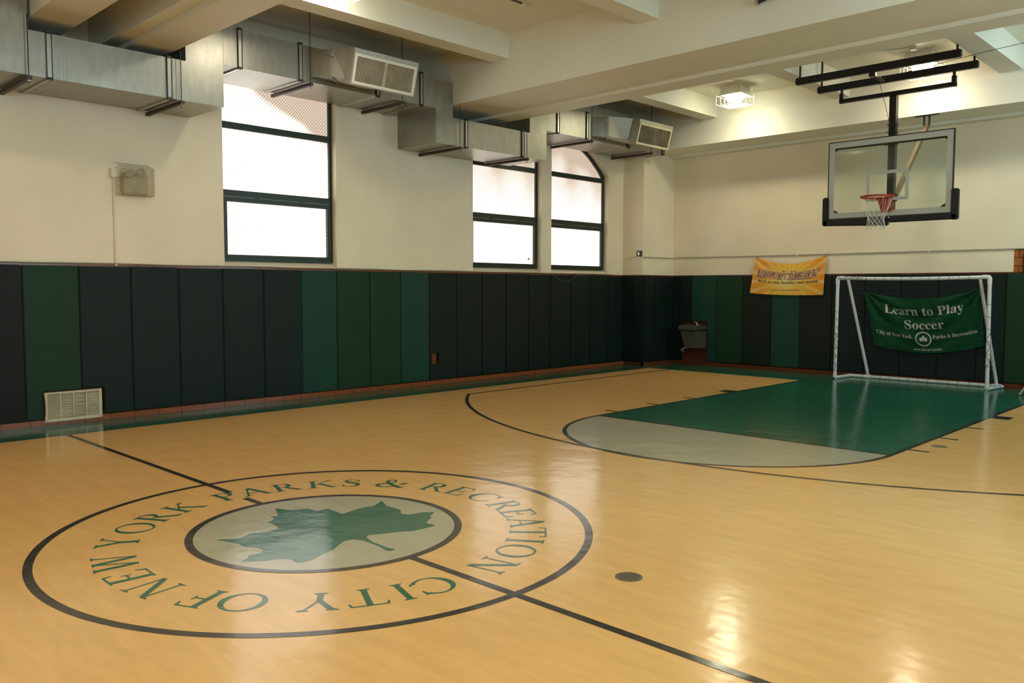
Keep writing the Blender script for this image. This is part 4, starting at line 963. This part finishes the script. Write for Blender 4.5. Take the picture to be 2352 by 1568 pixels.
bk = MB(); bk.prism([(-.07, 9.82), (.07, 9.82), (.085, 9.98), (-.085, 9.98)], 2.985, 3.005, 2); bk.hexa([(-.09, 9.815, 3.0), (.09, 9.815, 3.0), (.09, 9.83, 3.0), (-.09, 9.83, 3.0)], [(-.055, 9.93, 2.80), (.055, 9.93, 2.80), (.055, 9.945, 2.80), (-.055, 9.945, 2.80)])
for x in (-.075, .067): bk.prism([(9.82, 3.0), (9.995, 3.0), (9.995, 2.82), (9.95, 2.82)], x, x+.008, 0)
bk.box(-.085, .085, 9.985, 10.0, 2.83, 3.02)
for sx in (-1, 1): bk.tube([(RC.x+sx*.14, RC.y+.18, 3.01), (RC.x+sx*.10, 9.9, 2.995)], .009, 8)
bk.build('bracket', ORANGE, rim)
nt_ = MB(); rows = [(0.0, .222, 0), (.235, .138, .5), (.285, .122, 0), (.325, .116, .5), (.365, .114, 0), (.405, .120, .5), (.44, .130, 0)]
def npnt(i, j):
    dz, r, ph = rows[j]; a = 2*PI*(i+ph+.5)/12; wob = .008*math.sin(i*2.3+j*1.7)
    return Vector((RC.x+(r+wob)*math.cos(a)-.02*dz, RC.y+(r+wob)*math.sin(a), RC.z-.015-dz+wob))
for j in range(len(rows)-1):
    for i in range(12):
        p = npnt(i, j)
        for q_ in ((i, i-1) if rows[j][2] == 0 else (i, i+1)): nt_.tube([p, npnt(q_, j+1)], .0019 if j == 0 else .0026, 4, caps=False)
for i in range(12):
    p = npnt(i, 6); nt_.tube([p, p+Vector((.012, 0, -.018)), p+Vector((-.010, .01, -.03)), p], .0024, 4)
nt_.tube([(.02, 9.55, 2.55), (.05, 9.55, 2.50), (.07, 9.55, 2.45), (.115, 9.55, 2.42)], .0018, 4)
nt_.build('net', NETW, rim)
MB().box(-.055, .045, 10.115, 10.215, 2.83, 4.62).build('mast', BLACKM, t)
for z in (3.86, 3.0): MB().box(-.10, .10, by+.045, 10.115, z-.03, z+.03).build('mast_bracket', BLACKM, t)
MB().box(-.845, .862, 10.14, 10.215, 4.585, 4.645).build('crossbar', BLACKM, t)
for x in (-.845, .802):
    MB().box(x, x+.06, 10.15, 10.205, 4.585, 4.735).build('clevis', BLACKM, t); MB().box(x+.01, x+.045, 10.165, 10.195, 4.735, 4.80).build('hanger_link', DKMET, t)
    MB().tube([(x+.03, 10.13, 4.70), (x+.03, 10.225, 4.70)], .010, 8).build('pin', BLACKM, t)
for y in (9.42, 10.2):
    MB().box(-1.22, 1.14, y-.045, y+.045, 4.80, 4.905).build('rail', BLACKM, t, bevel=.012)
    for x in (-1.16, 1.085): MB().box(x-.012, x+.012, y-.012, y+.012, 4.905, 5.33 if x < 0 and False else (4.975 if x > 1.07 else ZC)).build('rail_hanger', BLACKM, t)
MB().box(-.09, .0, 9.38, 9.46, 4.735, 4.80).build('pulley_bracket', BLACKM, t)
MB().tube([(.03, 9.47, 4.69), (.05, 9.47, 4.69)], .035, 14).build('pulley', GREYP, t); MB().tube([(-.03, 9.44, 4.73), (.07, 9.47, 4.68), (.09, 9.48, 4.66)], .018, 8).build('pulley_arm', GREYP, t)
MB().tube([(.03, 9.47, 4.66), (.01, 9.8, 4.35), (-.01, 10.105, 4.03)], .004, 5).build('hoist_cable', BLACKM, t)
MB().tube([(.05, 9.47, 4.70), (1.4, 9.5, 4.83), (3.6, 9.55, 4.98)], .004, 5).build('hoist_cable', BLACKM, t)
MB().bar((.035, 10.24, 3.07), (.02, 11.60, 4.33), .055, .07).build('brace', TARN, t)
MB().box(-.005, .055, 10.2, 10.27, 3.0, 3.1).build('brace_foot', BLACKM, t)
MB().box(-.17, .20, 11.54, 11.60, 4.478, 4.488).build('brace_plate', BLACKM, t)
for x in (-.035, .045): MB().box(x, x+.02, 11.56, 11.60, 4.32, 4.478).build('brace_hanger', BLACKM, t)
for z in (4.03, 4.14): MB().box(-.075, .06, 10.10, 10.225, z-.005, z+.005).build('cleat', BLACKM, t)
